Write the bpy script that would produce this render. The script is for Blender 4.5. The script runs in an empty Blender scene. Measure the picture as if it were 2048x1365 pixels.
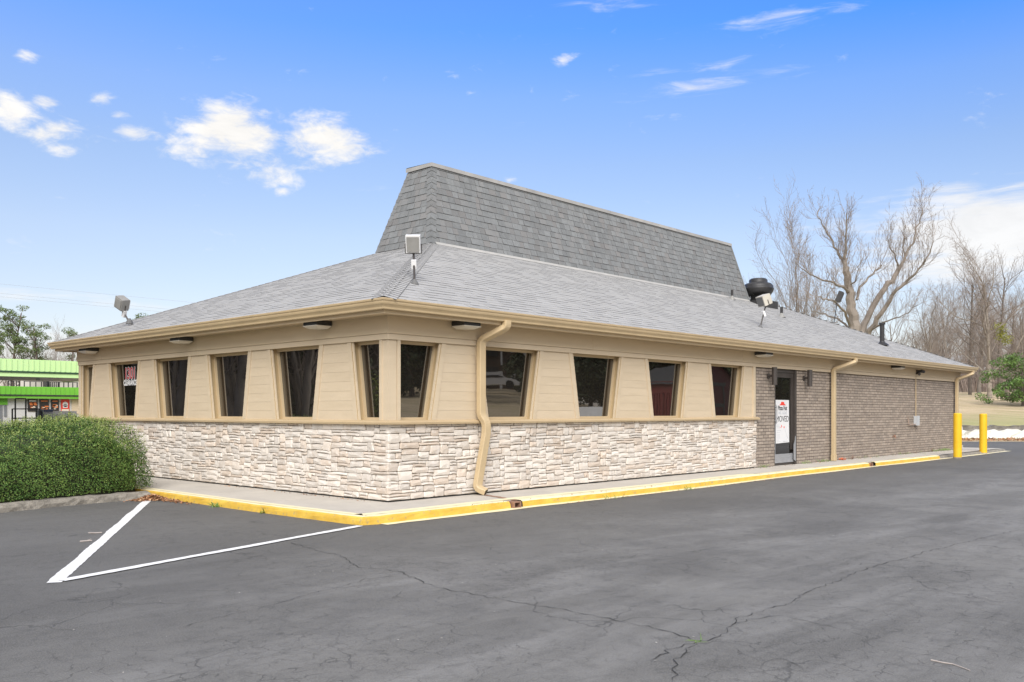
import bpy, math, random
import numpy as np
from mathutils import Vector, Matrix, Quaternion
from math import sin, cos, pi, radians, sqrt, atan2

random.seed(11); RNG = np.random.default_rng(7)
SC = bpy.context.scene
COL = SC.collection

# ------------------------------------------------------------------ camera, light, exposure
CX, CY, CZ = -7.34886, -8.99234, 1.25
YAW = radians(42.91533); FPX = 1805.32; HY = 823.89
VX, VY = cos(YAW), sin(YAW); RX, RY = VY, -VX
cam_d = bpy.data.cameras.new('camera'); cam = bpy.data.objects.new('camera', cam_d); COL.objects.link(cam)
cam.location = (CX, CY, CZ); cam.rotation_euler = (pi/2, 0, YAW - pi/2)
cam_d.sensor_width = 36; cam_d.lens = 36*FPX/2048; cam_d.shift_y = (HY-682.5)/2048
cam_d.clip_start = 0.1; cam_d.clip_end = 2000
SC.camera = cam
SC.view_settings.view_transform = 'Standard'; SC.view_settings.look = 'None'
SC.view_settings.gamma = 1.0; SC.view_settings.use_curve_mapping = False
SC.view_settings.exposure = 1.55
SUN_EL, SUN_AZ = radians(40), YAW + pi - radians(0)      # azimuth as math angle of the direction towards the sun
sun_d = bpy.data.lights.new('sun', 'SUN'); sun_d.energy = 1.45; sun_d.angle = radians(42); sun_d.color = (1.0, 0.955, 0.89)
sun = bpy.data.objects.new('sun', sun_d); COL.objects.link(sun)
sdir = Vector((cos(SUN_EL)*cos(SUN_AZ), cos(SUN_EL)*sin(SUN_AZ), sin(SUN_EL)))
sun.rotation_euler = sdir.to_track_quat('Z', 'Y').to_euler()

def pp(x, y, D):
    a = (x-1024)/FPX
    return Vector((CX + D*(VX + a*RX), CY + D*(VY + a*RY), CZ + D*(HY-y)/FPX))
def ppg(x, D, z=0.0):
    p = pp(x, 0, D); p.z = z; return p
def pplane(ax, val, x, y):
    p1 = pp(x, y, 1.0); c = (CX, CY, CZ); d = [p1[i]-c[i] for i in range(3)]
    t = (val-c[ax])/d[ax]
    return Vector([c[i]+t*d[i] for i in range(3)])

# ------------------------------------------------------------------ node helpers
class NT:
    def __init__(s, tree): s.t = tree; s.n = tree.nodes; s.l = tree.links
    def node(s, ty, **kw):
        n = s.n.new(ty)
        for k, v in kw.items(): setattr(n, k, v)
        return n
    def put(s, sock, v):
        if isinstance(v, bpy.types.NodeSocket): s.l.new(v, sock)
        elif v is not None: sock.default_value = v
    def math(s, op, a, b=None, c=None, clamp=False):
        n = s.node('ShaderNodeMath', operation=op); n.use_clamp = clamp
        s.put(n.inputs[0], a); s.put(n.inputs[1], b); s.put(n.inputs[2], c); return n.outputs[0]
    def vmath(s, op, a, b=None):
        n = s.node('ShaderNodeVectorMath', operation=op); s.put(n.inputs[0], a); s.put(n.inputs[1], b)
        return n.outputs['Value'] if op in ('DOT_PRODUCT', 'LENGTH') else n.outputs[0]
    def mix(s, f, a, b, blend='MIX'):
        n = s.node('ShaderNodeMix', data_type='RGBA', blend_type=blend)
        s.put(n.inputs[0], f)
        s.put(n.inputs[6], a if isinstance(a, bpy.types.NodeSocket) else (*a, 1)); s.put(n.inputs[7], b if isinstance(b, bpy.types.NodeSocket) else (*b, 1))
        return n.outputs[2]
    def noise(s, vec, scale, detail=4, rough=.55, dist=0):
        n = s.node('ShaderNodeTexNoise'); s.put(n.inputs['Vector'], vec)
        n.inputs['Scale'].default_value = scale; n.inputs['Detail'].default_value = detail
        n.inputs['Roughness'].default_value = rough; n.inputs['Distortion'].default_value = dist
        return n.outputs['Fac']
    def ramp(s, v, lo, hi, a=0.0, b=1.0, smooth=False):
        n = s.node('ShaderNodeMapRange'); n.interpolation_type = 'SMOOTHSTEP' if smooth else 'LINEAR'
        s.put(n.inputs[0], v)
        for i, q in zip((1, 2, 3, 4), (lo, hi, a, b)): s.put(n.inputs[i], q)
        return n.outputs[0]

# ------------------------------------------------------------------ world
W = bpy.data.worlds.new('World'); SC.world = W; W.use_nodes = True
w = NT(W.node_tree); w.n.clear()
wout = w.node('ShaderNodeOutputWorld'); bg = w.node('ShaderNodeBackground'); w.l.new(bg.outputs[0], wout.inputs[0])
sky = w.node('ShaderNodeTexSky', sky_type='NISHITA'); sky.sun_disc = False
sky.sun_elevation = SUN_EL; sky.sun_rotation = pi/2 - SUN_AZ
sky.altitude = 0; sky.air_density = 1.0; sky.dust_density = 0.6; sky.ozone_density = 2.0
STR = 0.1; bg.inputs[1].default_value = STR
tc = w.node('ShaderNodeTexCoord'); gen = tc.outputs['Generated']
sep = w.node('ShaderNodeSeparateXYZ'); w.l.new(gen, sep.inputs[0])
dv = w.vmath('DOT_PRODUCT', gen, (VX, VY, 0)); dr = w.vmath('DOT_PRODUCT', gen, (RX, RY, 0))
az = w.math('ARCTAN2', dr, dv); el = w.math('ARCSINE', sep.outputs[2])
nz = w.node('ShaderNodeMapping'); nz.inputs['Scale'].default_value = (1, 1, 2.2); w.l.new(gen, nz.inputs[0])
n1 = w.noise(nz.outputs[0], 14, 8, .62, .4); n2 = w.noise(nz.outputs[0], 42, 6, .6, .6); n3 = w.noise(nz.outputs[0], 5, 3, .5)
nn = w.math('ADD', w.math('MULTIPLY', n1, .62), w.math('MULTIPLY', n2, .38))
def blob(px, py, rx, ry, amp, tilt=0.0):
    a0 = atan2((px-1024), FPX); hyp = sqrt((px-1024)**2+FPX**2); e0 = atan2(HY-py, hyp)
    sa = rx/hyp*cos(a0); se = ry/hyp
    da = w.math('SUBTRACT', az, a0); de = w.math('SUBTRACT', el, e0)
    de = w.math('SUBTRACT', de, w.math('MULTIPLY', da, tilt))
    q = w.math('ADD', w.math('POWER', w.math('ABSOLUTE', w.math('DIVIDE', da, sa)), 2.0), w.math('POWER', w.math('ABSOLUTE', w.math('DIVIDE', de, se)), 2.0))
    return w.math('MULTIPLY', w.math('EXPONENT', w.math('MULTIPLY', q, -1.0)), amp)
def total(bl):
    t = bl[0]
    for b in bl[1:]: t = w.math('MAXIMUM', t, b)
    return t
solid = total([blob(470, 262, 104, 56, 1.15), blob(430, 290, 110, 30, .75), blob(650, 280, 108, 48, .95), blob(700, 305, 110, 32, .66, .3), blob(545, 352, 60, 24, .7),
               blob(480, 325, 150, 20, .5), blob(20, 222, 70, 46, .8), blob(104, 265, 64, 28, .82, .25), blob(120, 296, 40, 18, .66), blob(275, 268, 64, 18, .74), blob(205, 198, 52, 17, .66, .35),
               blob(50, 112, 28, 14, .62), blob(95, 205, 46, 16, .72), blob(735, 300, 60, 26, .66, .3), blob(385, 300, 60, 20, .7),
               blob(240, 230, 26, 12, .5), blob(1125, 120, 26, 16, .62), blob(567, 382, 20, 10, .6), blob(1019, 360, 22, 12, .5)])
dens1 = w.ramp(w.math('ADD', solid, w.math('MULTIPLY', w.math('SUBTRACT', nn, .48), 2.6)), .30, .98, smooth=True)
soft = total([blob(1985, 465, 250, 80, 1.3), blob(1900, 405, 150, 40, .78), blob(1700, 450, 160, 26, .45), blob(40, 590, 260, 20, .55), blob(250, 612, 300, 14, .45), blob(90, 690, 300, 60, .55),
              blob(1560, 42, 210, 22, .50, .05), blob(1420, 168, 170, 20, .47, .05), blob(1420, 135, 120, 10, .42, .1), blob(1210, 8, 110, 16, .5), blob(1330, 145, 70, 10, .40), blob(1960, 520, 280, 55, 1.0), blob(745, 375, 40, 12, .36)])
strn = w.node('ShaderNodeMapping'); strn.inputs['Scale'].default_value = (1, 1, 7); w.l.new(gen, strn.inputs[0])
n4 = w.noise(strn.outputs[0], 16, 7, .62, .5)
far = w.math('MULTIPLY', w.math('MAXIMUM', w.ramp(w.math('ABSOLUTE', az), .60, 1.1, smooth=True), w.ramp(el, .46, .85, smooth=True)), w.ramp(n3, .30, .62, .45, 1.25))   # heavier unseen cloud cover, added outside the frame to whiten the ambient light
dens2 = w.math('MULTIPLY', w.ramp(w.math('ADD', w.math('MAXIMUM', soft, far), w.math('MULTIPLY', w.math('SUBTRACT', n4, .5), 1.3)), .22, 1.0, smooth=True), .86)
dens = w.math('MULTIPLY', w.math('MAXIMUM', dens1, dens2), w.ramp(el, -0.01, 0.03))
rmp = w.node('ShaderNodeValToRGB'); w.l.new(w.ramp(el, 0, .6), rmp.inputs[0])
stops = [(.0, (.50, .42, .44)), (.096, (.56, .47, .46)), (.187, (.60, .52, .52)), (.265, (.54, .53, .585)), (.333, (.44, .54, .72)), (.40, (.23, .50, .90)), (.50, (.18, .46, .95)), (.6, (.18, .46, .95))]
for k_, (e_v, c_v) in enumerate(stops):
    el_ = rmp.color_ramp.elements[k_] if k_ < 2 else rmp.color_ramp.elements.new(e_v/.6)
    el_.position = e_v/.6; el_.color = (*c_v, 1)
base = w.mix(1.0, sky.outputs[0], rmp.outputs[0], 'MULTIPLY')
base = w.mix(w.ramp(az, -.6, .45, .16, 0), base, (2.5, 2.9, 3.4))
shade = w.ramp(n1, .35, .6, .90, 1.0)
cl = w.vmath('SCALE', (3.55, 3.48, 3.38)); w.l.new(shade, cl.node.inputs['Scale'])
w.l.new(w.mix(dens, base, cl), bg.inputs[0])

# ------------------------------------------------------------------ materials
MATS = {}
def mat(name, c1, c2=None, scale=6, rough=.7, bump=0, bscale=40, vary=0.0, hue=None, detail=4, metal=0.0, ior=1.5, spots=None, f=(.35, .65), coords='Object', aniso=None):
    if name in MATS: return MATS[name]
    m = bpy.data.materials.new(name); m.use_nodes = True; t = NT(m.node_tree); b = t.n['Principled BSDF']
    tcn = t.node('ShaderNodeTexCoord').outputs[coords]; oi = t.node('ShaderNodeObjectInfo')
    vec = t.vmath('ADD', tcn, t.vmath('SCALE', (37., 11., 23.))); t.l.new(oi.outputs['Random'], vec.node.inputs[1].links[0].from_node.inputs['Scale'])
    if aniso:
        mp = t.node('ShaderNodeMapping'); mp.inputs['Scale'].default_value = aniso; t.l.new(vec, mp.inputs[0]); vec = mp.outputs[0]
    col = None
    if c2 is not None: col = t.mix(t.ramp(t.noise(vec, scale, detail, .6), *f), c1, c2)
    else:
        rgb = t.node('ShaderNodeRGB'); rgb.outputs[0].default_value = (*c1, 1); col = rgb.outputs[0]
    if vary or hue:
        at = t.node('ShaderNodeAttribute', attribute_name='vary')
        fr = t.math('FRACT', t.math('ADD', at.outputs['Fac'], oi.outputs['Random']))
        if hue: col = t.mix(t.ramp(t.math('FRACT', t.math('MULTIPLY', fr, 7.31)), .55, 1.0), col, hue)
        k = t.ramp(fr, 0, 1, 1-vary, 1+vary)
        s_ = t.vmath('SCALE', col); t.l.new(k, s_.node.inputs['Scale']); col = s_
    if spots:
        sc_, lo, hi, cc, am = spots
        col = t.mix(t.math('MULTIPLY', t.ramp(t.noise(vec, sc_, 6, .65), lo, hi), am), col, cc)
    t.l.new(col, b.inputs['Base Color'])
    b.inputs['Roughness'].default_value = rough; b.inputs['Metallic'].default_value = metal; b.inputs['IOR'].default_value = ior
    if bump:
        bn = t.node('ShaderNodeBump'); bn.inputs['Strength'].default_value = bump; bn.inputs['Distance'].default_value = .01
        t.l.new(t.noise(vec, bscale, 6, .65), bn.inputs['Height']); t.l.new(bn.outputs[0], b.inputs['Normal'])
    MATS[name] = m; return m

M_cream = mat('cream_paint', (.60, .495, .355), (.56, .46, .325), 1.3, .55, .12, 30, vary=.012, aniso=(1, 1, 6), spots=(2.2, .52, .78, (.49, .40, .28), .35))
M_trim = mat('tan_trim_paint', (.50, .385, .235), (.46, .35, .21), 2, .5, .1, 25, vary=.02)
M_frame = mat('window_frame_paint', (.55, .43, .27), (.50, .39, .24), 2, .5, .1, 25)
M_gutter = mat('tan_gutter_metal', (.55, .425, .255), (.50, .385, .23), 3, .38, .05, 12)
M_frieze = mat('frieze_paint', (.585, .475, .325), (.55, .445, .305), 1.5, .6, .12, 30, vary=.02, aniso=(1, 1, 8))
M_soffit = mat('soffit_paint', (.56, .445, .29), (.52, .41, .265), 2, .6)
M_stone = mat('cast_stone', (.64, .59, .53), (.50, .43, .36), 6, .85, .5, 30, vary=.13, hue=(.56, .47, .385), f=(.48, .80), spots=(13, .54, .70, (.77, .74, .70), .6))
M_mortar = mat('stone_mortar', (.55, .52, .48), (.47, .44, .41), 12, .9, .3)
M_brick = mat('brown_brick', (.37, .31, .255), (.30, .245, .20), 9, .85, .5, 60, vary=.15, hue=(.28, .235, .195), spots=(26, .55, .75, (.42, .37, .32), .55))
M_bmortar = mat('brick_mortar', (.13, .105, .088), (.10, .082, .068), 14, .9, .3)
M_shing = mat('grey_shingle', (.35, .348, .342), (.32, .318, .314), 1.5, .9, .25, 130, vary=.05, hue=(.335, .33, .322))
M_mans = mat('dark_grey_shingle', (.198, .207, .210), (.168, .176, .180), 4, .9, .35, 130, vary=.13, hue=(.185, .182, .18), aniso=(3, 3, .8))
M_butt = mat('shingle_cut_edge', (.06, .06, .06), rough=.9)
M_cap = mat('roof_coping_metal', (.38, .37, .35), (.30, .295, .285), 2, .45, vary=.05)
M_roofdeck = mat('roof_underlay', (.12, .12, .12), rough=.9)
M_black = mat('black_metal', (.022, .022, .024), (.035, .034, .034), 6, .45)
M_lens = mat('fixture_lens', (.62, .58, .5), rough=.25)
M_bronze = mat('bronze_metal', (.045, .038, .034), (.06, .05, .045), 5, .42)
M_alu = mat('brushed_aluminium', (.42, .43, .45), (.34, .35, .37), 8, .38, metal=.35, aniso=(1, 1, 10))
M_white = mat('white_paint', (.74, .74, .74), (.68, .68, .68), 5, .5)
M_grey = mat('grey_housing', (.27, .265, .25), (.23, .225, .21), 6, .5)
M_beige = mat('beige_housing', (.56, .53, .46), (.5, .47, .41), 6, .5)
M_conc = mat('sidewalk_concrete', (.52, .485, .43), (.445, .415, .37), 1.6, .85, .35, 90, spots=(9, .56, .72, (.33, .31, .28), .4))
M_kerbgrey = mat('old_kerb_concrete', (.30, .275, .235), (.19, .175, .15), 5, .9, .8, 45, spots=(14, .5, .65, (.11, .10, .085), .6))
M_yel = mat('yellow_kerb_paint', (.70, .47, .075), (.60, .37, .045), 4, .65, .8, 40, spots=(17, .56, .68, (.36, .28, .15), .85))
M_yelpale = mat('pale_yellow_paint', (.80, .73, .50), (.78, .70, .45), 2.2, .7, .4, 60, spots=(18, .58, .72, (.50, .45, .36), .7))  # paler yellow for the kerb top and the line at its foot
M_boll = mat('bollard_yellow', (.80, .50, .02), (.75, .45, .015), 3, .45, .08, 20, spots=(25, .66, .74, (.45, .27, .03), .5))
M_line = mat('white_road_paint', (.78, .78, .78), (.70, .70, .70), 8, .7, .4, 90, spots=(34, .66, .74, (.4, .4, .4), .6))
M_crack = mat('crack_dark', (.03, .03, .03), (.05, .049, .047), 20, .95)
M_rust = mat('rust_stain', (.24, .12, .075), (.34, .21, .15), 9, .9)
M_leaf = mat('hedge_leaf', (.05, .115, .02), (.09, .165, .032), 2.2, .55, vary=.5, hue=(.15, .20, .045), ior=1.35)
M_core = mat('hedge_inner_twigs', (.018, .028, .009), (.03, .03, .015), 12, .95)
M_twig = mat('hedge_stem', (.16, .11, .075), rough=.9)
M_bark = mat('grey_brown_bark', (.27, .232, .195), (.18, .155, .13), 1.2, .9, .6, 12)
M_bark2 = mat('dark_bark', (.105, .085, .07), (.16, .135, .115), 3, .9, .6, 12)
M_bark3 = mat('pale_bark', (.36, .32, .27), (.2, .165, .135), 2.5, .9, .6, 12)
M_twigs = mat('winter_twigs', (.30, .25, .21), (.23, .19, .165), 2, .9)
M_pine = mat('pine_needles', (.085, .135, .038), (.13, .17, .05), 1.2, .6, vary=.3)
M_pinebark = mat('pine_bark', (.12, .095, .08), (.17, .13, .11), 3, .9)
M_cedar = mat('green_bush_leaf', (.07, .15, .03), (.13, .22, .045), 1.2, .6, vary=.35)
M_dark = mat('dark_evergreen_leaf', (.028, .045, .018), (.05, .065, .022), .8, .7, vary=.35)
M_litter = mat('dead_leaves', (.26, .10, .045), (.38, .20, .10), 20, .8, vary=.4, hue=(.46, .30, .17))
M_weed = mat('green_weed', (.10, .2, .035), (.2, .28, .07), 8, .6, vary=.2)
M_red = mat('red_siding', (.14, .014, .012), (.11, .011, .01), 3, .6)
M_shroof = mat('black_shingle', (.035, .035, .037), (.05, .05, .05), 6, .85)
M_green1 = mat('pale_green_fascia', (.60, .86, .40), (.57, .83, .37), .4, .45)
M_green2 = mat('green_fascia', (.17, .48, .05), (.15, .45, .04), .4, .45)
M_pwhite = mat('store_white_wall', (.60, .60, .59), (.54, .54, .53), 1, .6)
M_wash = mat('whitewash_on_stone', (.76, .76, .76), (.68, .68, .67), 2, .85, .3, 8, spots=(1.6, .60, .70, (.33, .31, .28), .7))
M_rough = mat('grey_rough_stone', (.24, .22, .19), (.14, .13, .115), 3, .95, .9, 8)
M_redp = mat('poster_red', (.62, .045, .03), rough=.4)
M_blackp = mat('poster_black', (.03, .026, .024), rough=.4)
M_orange = mat('orange_print', (.70, .20, .05), rough=.4)
M_cream2 = mat('print_cream', (.7, .62, .5), rough=.4)
M_paper = mat('poster_paper', (.74, .74, .74), (.70, .70, .71), 4, .6)
M_ink = mat('black_ink', (.02, .02, .02), rough=.5)
M_faintink = mat('faint_grey_ink', (.45, .47, .5), rough=.5)
M_logo = mat('logo_red', (.78, .05, .03), rough=.5)
M_apt = mat('brown_brick_far', (.11, .075, .055), (.085, .06, .045), 1, .9)
M_carw = mat('white_car_paint', (.75, .75, .76), rough=.2)
M_tyre = mat('tyre_rubber', (.02, .02, .02), rough=.9)
M_blue = mat('blue_header', (.04, .06, .14), rough=.4)

def glass(name):
    m = bpy.data.materials.new(name); m.use_nodes = True; t = NT(m.node_tree); b = t.n['Principled BSDF']
    b.inputs['Base Color'].default_value = (.016, .014, .012, 1); b.inputs['Roughness'].default_value = .015; b.inputs['IOR'].default_value = 2.6
    tcn = t.node('ShaderNodeTexCoord').outputs['Object']
    bn = t.node('ShaderNodeBump'); bn.inputs['Strength'].default_value = .05; bn.inputs['Distance'].default_value = .02
    t.l.new(t.noise(tcn, 1.6, 2, .4), bn.inputs['Height']); t.l.new(bn.outputs[0], b.inputs['Normal'])
    return m
M_glass = glass('tinted_window_glass')

def asphalt():
    m = bpy.data.materials.new('worn_asphalt'); m.use_nodes = True; t = NT(m.node_tree); b = t.n['Principled BSDF']
    co = t.node('ShaderNodeTexCoord').outputs['Object']
    big = t.noise(co, .28, 6, .62, .8); mid = t.noise(co, 1.4, 6, .6, .5); fine = t.noise(co, 110, 3, .7); grit = t.noise(co, 420, 2, .7)
    mp = t.node('ShaderNodeMapping'); mp.inputs['Scale'].default_value = (.35, 1.6, 1); mp.inputs['Rotation'].default_value = (0, 0, radians(4)); t.l.new(co, mp.inputs[0])
    streak = t.noise(mp.outputs[0], .9, 6, .62, .6)
    col = t.mix(t.ramp(big, .40, .60), (.095, .092, .086), (.185, .180, .168))
    col = t.mix(t.math('MULTIPLY', t.ramp(streak, .44, .64), .75), col, (.235, .231, .222))
    sp_ = t.node('ShaderNodeSeparateXYZ'); t.l.new(co, sp_.inputs[0])
    seal = t.ramp(t.math('ADD', sp_.outputs[1], t.math('MULTIPLY', t.math('SUBTRACT', mid, .5), 6.0)), -6.0, -1.8, 0, .72, smooth=True)   # less worn sealcoat beside the kerbs
    col = t.mix(seal, col, (.066, .064, .061))
    col = t.mix(t.math('MULTIPLY', t.ramp(mid, .55, .72), .45), col, (.082, .081, .080))
    col = t.mix(t.ramp(fine, .42, .68, 0, .55), col, (.27, .265, .25))
    col = t.mix(t.ramp(t.noise(co, 46, 5, .75), .42, .30, 0, .6), col, (.055, .054, .052))
    col = t.mix(t.math('MULTIPLY', t.ramp(t.noise(co, 7, 6, .7, .6), .52, .66), .35), col, (.07, .069, .066))
    col = t.mix(t.math('MULTIPLY', t.ramp(grit, .38, .5, 1, 0), .55), col, (.045, .045, .046))
    def cracks(sc, wdt, mask_lo, mask_hi, seed):
        vv = t.node('ShaderNodeTexVoronoi', feature='DISTANCE_TO_EDGE'); vv.inputs['Scale'].default_value = sc
        nv = t.node('ShaderNodeTexNoise'); nv.inputs['Scale'].default_value = sc*1.8; nv.inputs['Detail'].default_value = 4; t.l.new(co, nv.inputs['Vector'])
        off = t.vmath('SCALE', t.vmath('SUBTRACT', nv.outputs['Color'], (.5, .5, .5))); off.node.inputs['Scale'].default_value = .55/sc*1.2
        t.l.new(t.vmath('ADD', co, off), vv.inputs['Vector'])
        ms = t.ramp(t.noise(t.vmath('ADD', co, (seed, seed*2, 0)), .5, 5, .6), mask_lo, mask_hi)
        br = t.ramp(t.noise(t.vmath('ADD', co, (seed*3, 0, 0)), sc*1.1, 3, .6), .42, .58)
        return t.math('MULTIPLY', t.math('MULTIPLY', t.ramp(vv.outputs['Distance'], wdt*.3, wdt, 1, 0), ms), br)
    c1 = cracks(6.5, .030, .43, .56, 3.1); c2 = cracks(14, .05, .46, .60, 9.7); c3 = cracks(1.3, .012, .42, .5, 17.3)
    cr = t.math('MAXIMUM', t.math('MULTIPLY', c1, .6), t.math('MAXIMUM', t.math('MULTIPLY', c2, .45), t.math('MULTIPLY', c3, .6)))
    col = t.mix(cr, col, (.045, .044, .042))
    t.l.new(col, b.inputs['Base Color']); b.inputs['Roughness'].default_value = .85
    h = t.math('SUBTRACT', t.math('ADD', t.math('MULTIPLY', fine, .5), t.math('MULTIPLY', grit, .4)), t.math('MULTIPLY', cr, 1.5))
    bn = t.node('ShaderNodeBump'); bn.inputs['Strength'].default_value = .45; bn.inputs['Distance'].default_value = .006
    t.l.new(h, bn.inputs['Height']); t.l.new(bn.outputs[0], b.inputs['Normal'])
    return m
M_asph = asphalt()
def grassmat():
    m = bpy.data.materials.new('winter_grass'); m.use_nodes = True; t = NT(m.node_tree); b = t.n['Principled BSDF']
    co = t.node('ShaderNodeTexCoord').outputs['Object']
    mp = t.node('ShaderNodeMapping'); mp.inputs['Rotation'].default_value = (0, 0, -YAW); mp.inputs['Scale'].default_value = (.6, .15, 1); t.l.new(co, mp.inputs[0])
    a = t.noise(mp.outputs[0], .9, 6, .65, .4); f_ = t.noise(co, 9, 5, .7)
    col = t.mix(t.ramp(a, .40, .62), (.62, .50, .33), (.48, .385, .235))
    col = t.mix(t.math('MULTIPLY', t.ramp(t.noise(mp.outputs[0], 1.7, 5, .6), .54, .68), .6), col, (.26, .27, .10))
    col = t.mix(t.ramp(f_, .3, .7, 0, .5), col, (.27, .2, .11))
    # greener strip along the low wall
    dd = t.math('SUBTRACT', t.vmath('DOT_PRODUCT', co, (VX, VY, 0)), CX*VX+CY*VY)
    strip = t.math('MULTIPLY', t.ramp(t.math('ADD', dd, t.math('MULTIPLY', a, 6)), 49, 56, .75, 0), t.ramp(dd, 40, 43, 0, 1))
    col = t.mix(strip, col, (.30, .31, .12))
    t.l.new(col, b.inputs['Base Color']); b.inputs['Roughness'].default_value = .95
    bn = t.node('ShaderNodeBump'); bn.inputs['Strength'].default_value = .8; bn.inputs['Distance'].default_value = .05
    t.l.new(f_, bn.inputs['Height']); t.l.new(bn.outputs[0], b.inputs['Normal'])
    return m
M_grass = grassmat()

# ------------------------------------------------------------------ geometry helpers
class MB:
    def __init__(s): s.v = []; s.f = []; s.mi = []; s.va = []; s.cur = 0; s.vary = 0.0
    def add(s, vs, fs, mi=None):
        o = len(s.v); s.v.extend(tuple(q) for q in vs)
        for f in fs:
            s.f.append(tuple(i+o for i in f)); s.mi.append(s.cur if mi is None else mi); s.va.append(s.vary)
        return s
    def box(s, a, b, T=None, mi=None):
        x0, y0, z0 = a; x1, y1, z1 = b
        vs = [(x0,y0,z0),(x1,y0,z0),(x1,y1,z0),(x0,y1,z0),(x0,y0,z1),(x1,y0,z1),(x1,y1,z1),(x0,y1,z1)]
        if T: vs = [T(*q) for q in vs]
        return s.add(vs, [(3,2,1,0),(4,5,6,7),(0,1,5,4),(1,2,6,5),(2,3,7,6),(3,0,4,7)], mi)
    def obox(s, c, ax, half, mi=None):
        c = Vector(c); ax = [Vector(a).normalized() for a in ax]
        vs = [c+ax[0]*half[0]*i+ax[1]*half[1]*j+ax[2]*half[2]*k for k in (-1,1) for (i,j) in ((-1,-1),(1,-1),(1,1),(-1,1))]
        return s.add(vs, [(3,2,1,0),(4,5,6,7),(0,1,5,4),(1,2,6,5),(2,3,7,6),(3,0,4,7)], mi)
    def prism(s, poly, d0, d1, T, mi=None):     # poly in (u,z), extruded in depth
        n = len(poly); vs = [T(u, d0, z) for u, z in poly]+[T(u, d1, z) for u, z in poly]
        return s.add(vs, [tuple(range(n)), tuple(range(2*n-1, n-1, -1))]+[(i, i+n, (i+1)%n+n, (i+1)%n) for i in range(n)], mi)
    def tube(s, pts, rad, n=8, cap=True, mi=None, sq=None):
        pts = [Vector(p) for p in pts]; m = len(pts)
        rad = [rad]*m if not hasattr(rad, '__len__') else rad
        t0 = (pts[1]-pts[0]).normalized(); up = Vector((0,0,1)) if abs(t0.z) < .95 else Vector((1,0,0))
        nrm = t0.cross(up).normalized(); vs = []
        for i, p in enumerate(pts):
            t = ((pts[min(i+1,m-1)]-pts[i]).normalized()+(pts[i]-pts[max(i-1,0)]).normalized())
            t = t.normalized() if t.length > 1e-6 else t0
            nrm = (nrm - t*nrm.dot(t)).normalized(); bi = t.cross(nrm)
            for k in range(n):
                a = 2*pi*k/n; vs.append(p + (nrm*cos(a)+bi*sin(a))*rad[i])
        fs = [(i*n+k, i*n+(k+1)%n, (i+1)*n+(k+1)%n, (i+1)*n+k) for i in range(m-1) for k in range(n)]
        if cap: fs += [tuple(range(n-1,-1,-1)), tuple(range((m-1)*n, m*n))]
        return s.add(vs, fs, mi)
    def rect_tube(s, pts, wid, dep, wdir, mi=None):   # rectangular section; wdir is the width direction
        pts = [Vector(p) for p in pts]; m = len(pts); W_ = Vector(wdir).normalized(); vs = []
        for i in range(m):
            a = (pts[i]-pts[max(i-1,0)]); b = (pts[min(i+1,m-1)]-pts[i])
            t = (a.normalized() if a.length>1e-6 else Vector())+(b.normalized() if b.length>1e-6 else Vector()); t.normalize()
            wv = (W_-t*W_.dot(t)).normalized(); dvv = t.cross(wv).normalized()
            r = .18
            for (p, q) in ((-1+r,-1),(1-r,-1),(1,-1+r),(1,1-r),(1-r,1),(-1+r,1),(-1,1-r),(-1,-1+r)):
                vs.append(pts[i]+wv*p*wid/2+dvv*q*dep/2)
        n = 8
        fs = [(i*n+k, i*n+(k+1)%n, (i+1)*n+(k+1)%n, (i+1)*n+k) for i in range(m-1) for k in range(n)]
        fs += [tuple(range(n-1,-1,-1)), tuple(range((m-1)*n, m*n))]
        return s.add(vs, fs, mi)
    def revolve(s, prof, c, n=24, mi=None):
        c = Vector(c); m = len(prof)
        vs = [c+Vector((r*cos(2*pi*k/n), r*sin(2*pi*k/n), z)) for r, z in prof for k in range(n)]
        fs = [(i*n+k, i*n+(k+1)%n, (i+1)*n+(k+1)%n, (i+1)*n+k) for i in range(m-1) for k in range(n)]
        return s.add(vs, fs, mi)
    def mesh(s, name, mats, off=(0,0,0), smooth=False):
        me = bpy.data.meshes.new(name)
        v = np.array(s.v, dtype=np.float32)
        if len(v): v = v-np.array(off, dtype=np.float32)
        me.from_pydata(v.tolist(), [], s.f)
        mats = mats if isinstance(mats, (list, tuple)) else [mats]
        for m in mats: me.materials.append(m)
        if len(mats) > 1: me.polygons.foreach_set('material_index', s.mi)
        if any(s.va):
            a = me.attributes.new('vary', 'FLOAT', 'FACE'); a.data.foreach_set('value', s.va)
        if smooth: me.polygons.foreach_set('use_smooth', [True]*len(me.polygons))
        me.update(); return me
    def build(s, name, mats, parent=None, smooth=False, **props):
        off = WLOC.get(parent, (0,0,0)) if parent is not None else (0,0,0)
        o = link(name, s.mesh(name, mats, off, smooth), parent)
        WLOC[o] = off
        for k, v in props.items(): o[k] = v
        return o
WLOC = {}
def link(name, data, parent=None):
    o = bpy.data.objects.new(name, data); COL.objects.link(o)
    if parent is not None: o.parent = parent
    return o
def tag(o, label=None, cat=None, group=None, kind=None):
    for k, v in (('label', label), ('category', cat), ('group', group), ('kind', kind)):
        if v: o[k] = v
    return o
def thing(name, label, cat, loc=(0,0,0), group=None):
    o = link(name, None); o.location = loc; WLOC[o] = tuple(loc); o.empty_display_size = .2
    return tag(o, label, cat, group)
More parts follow.
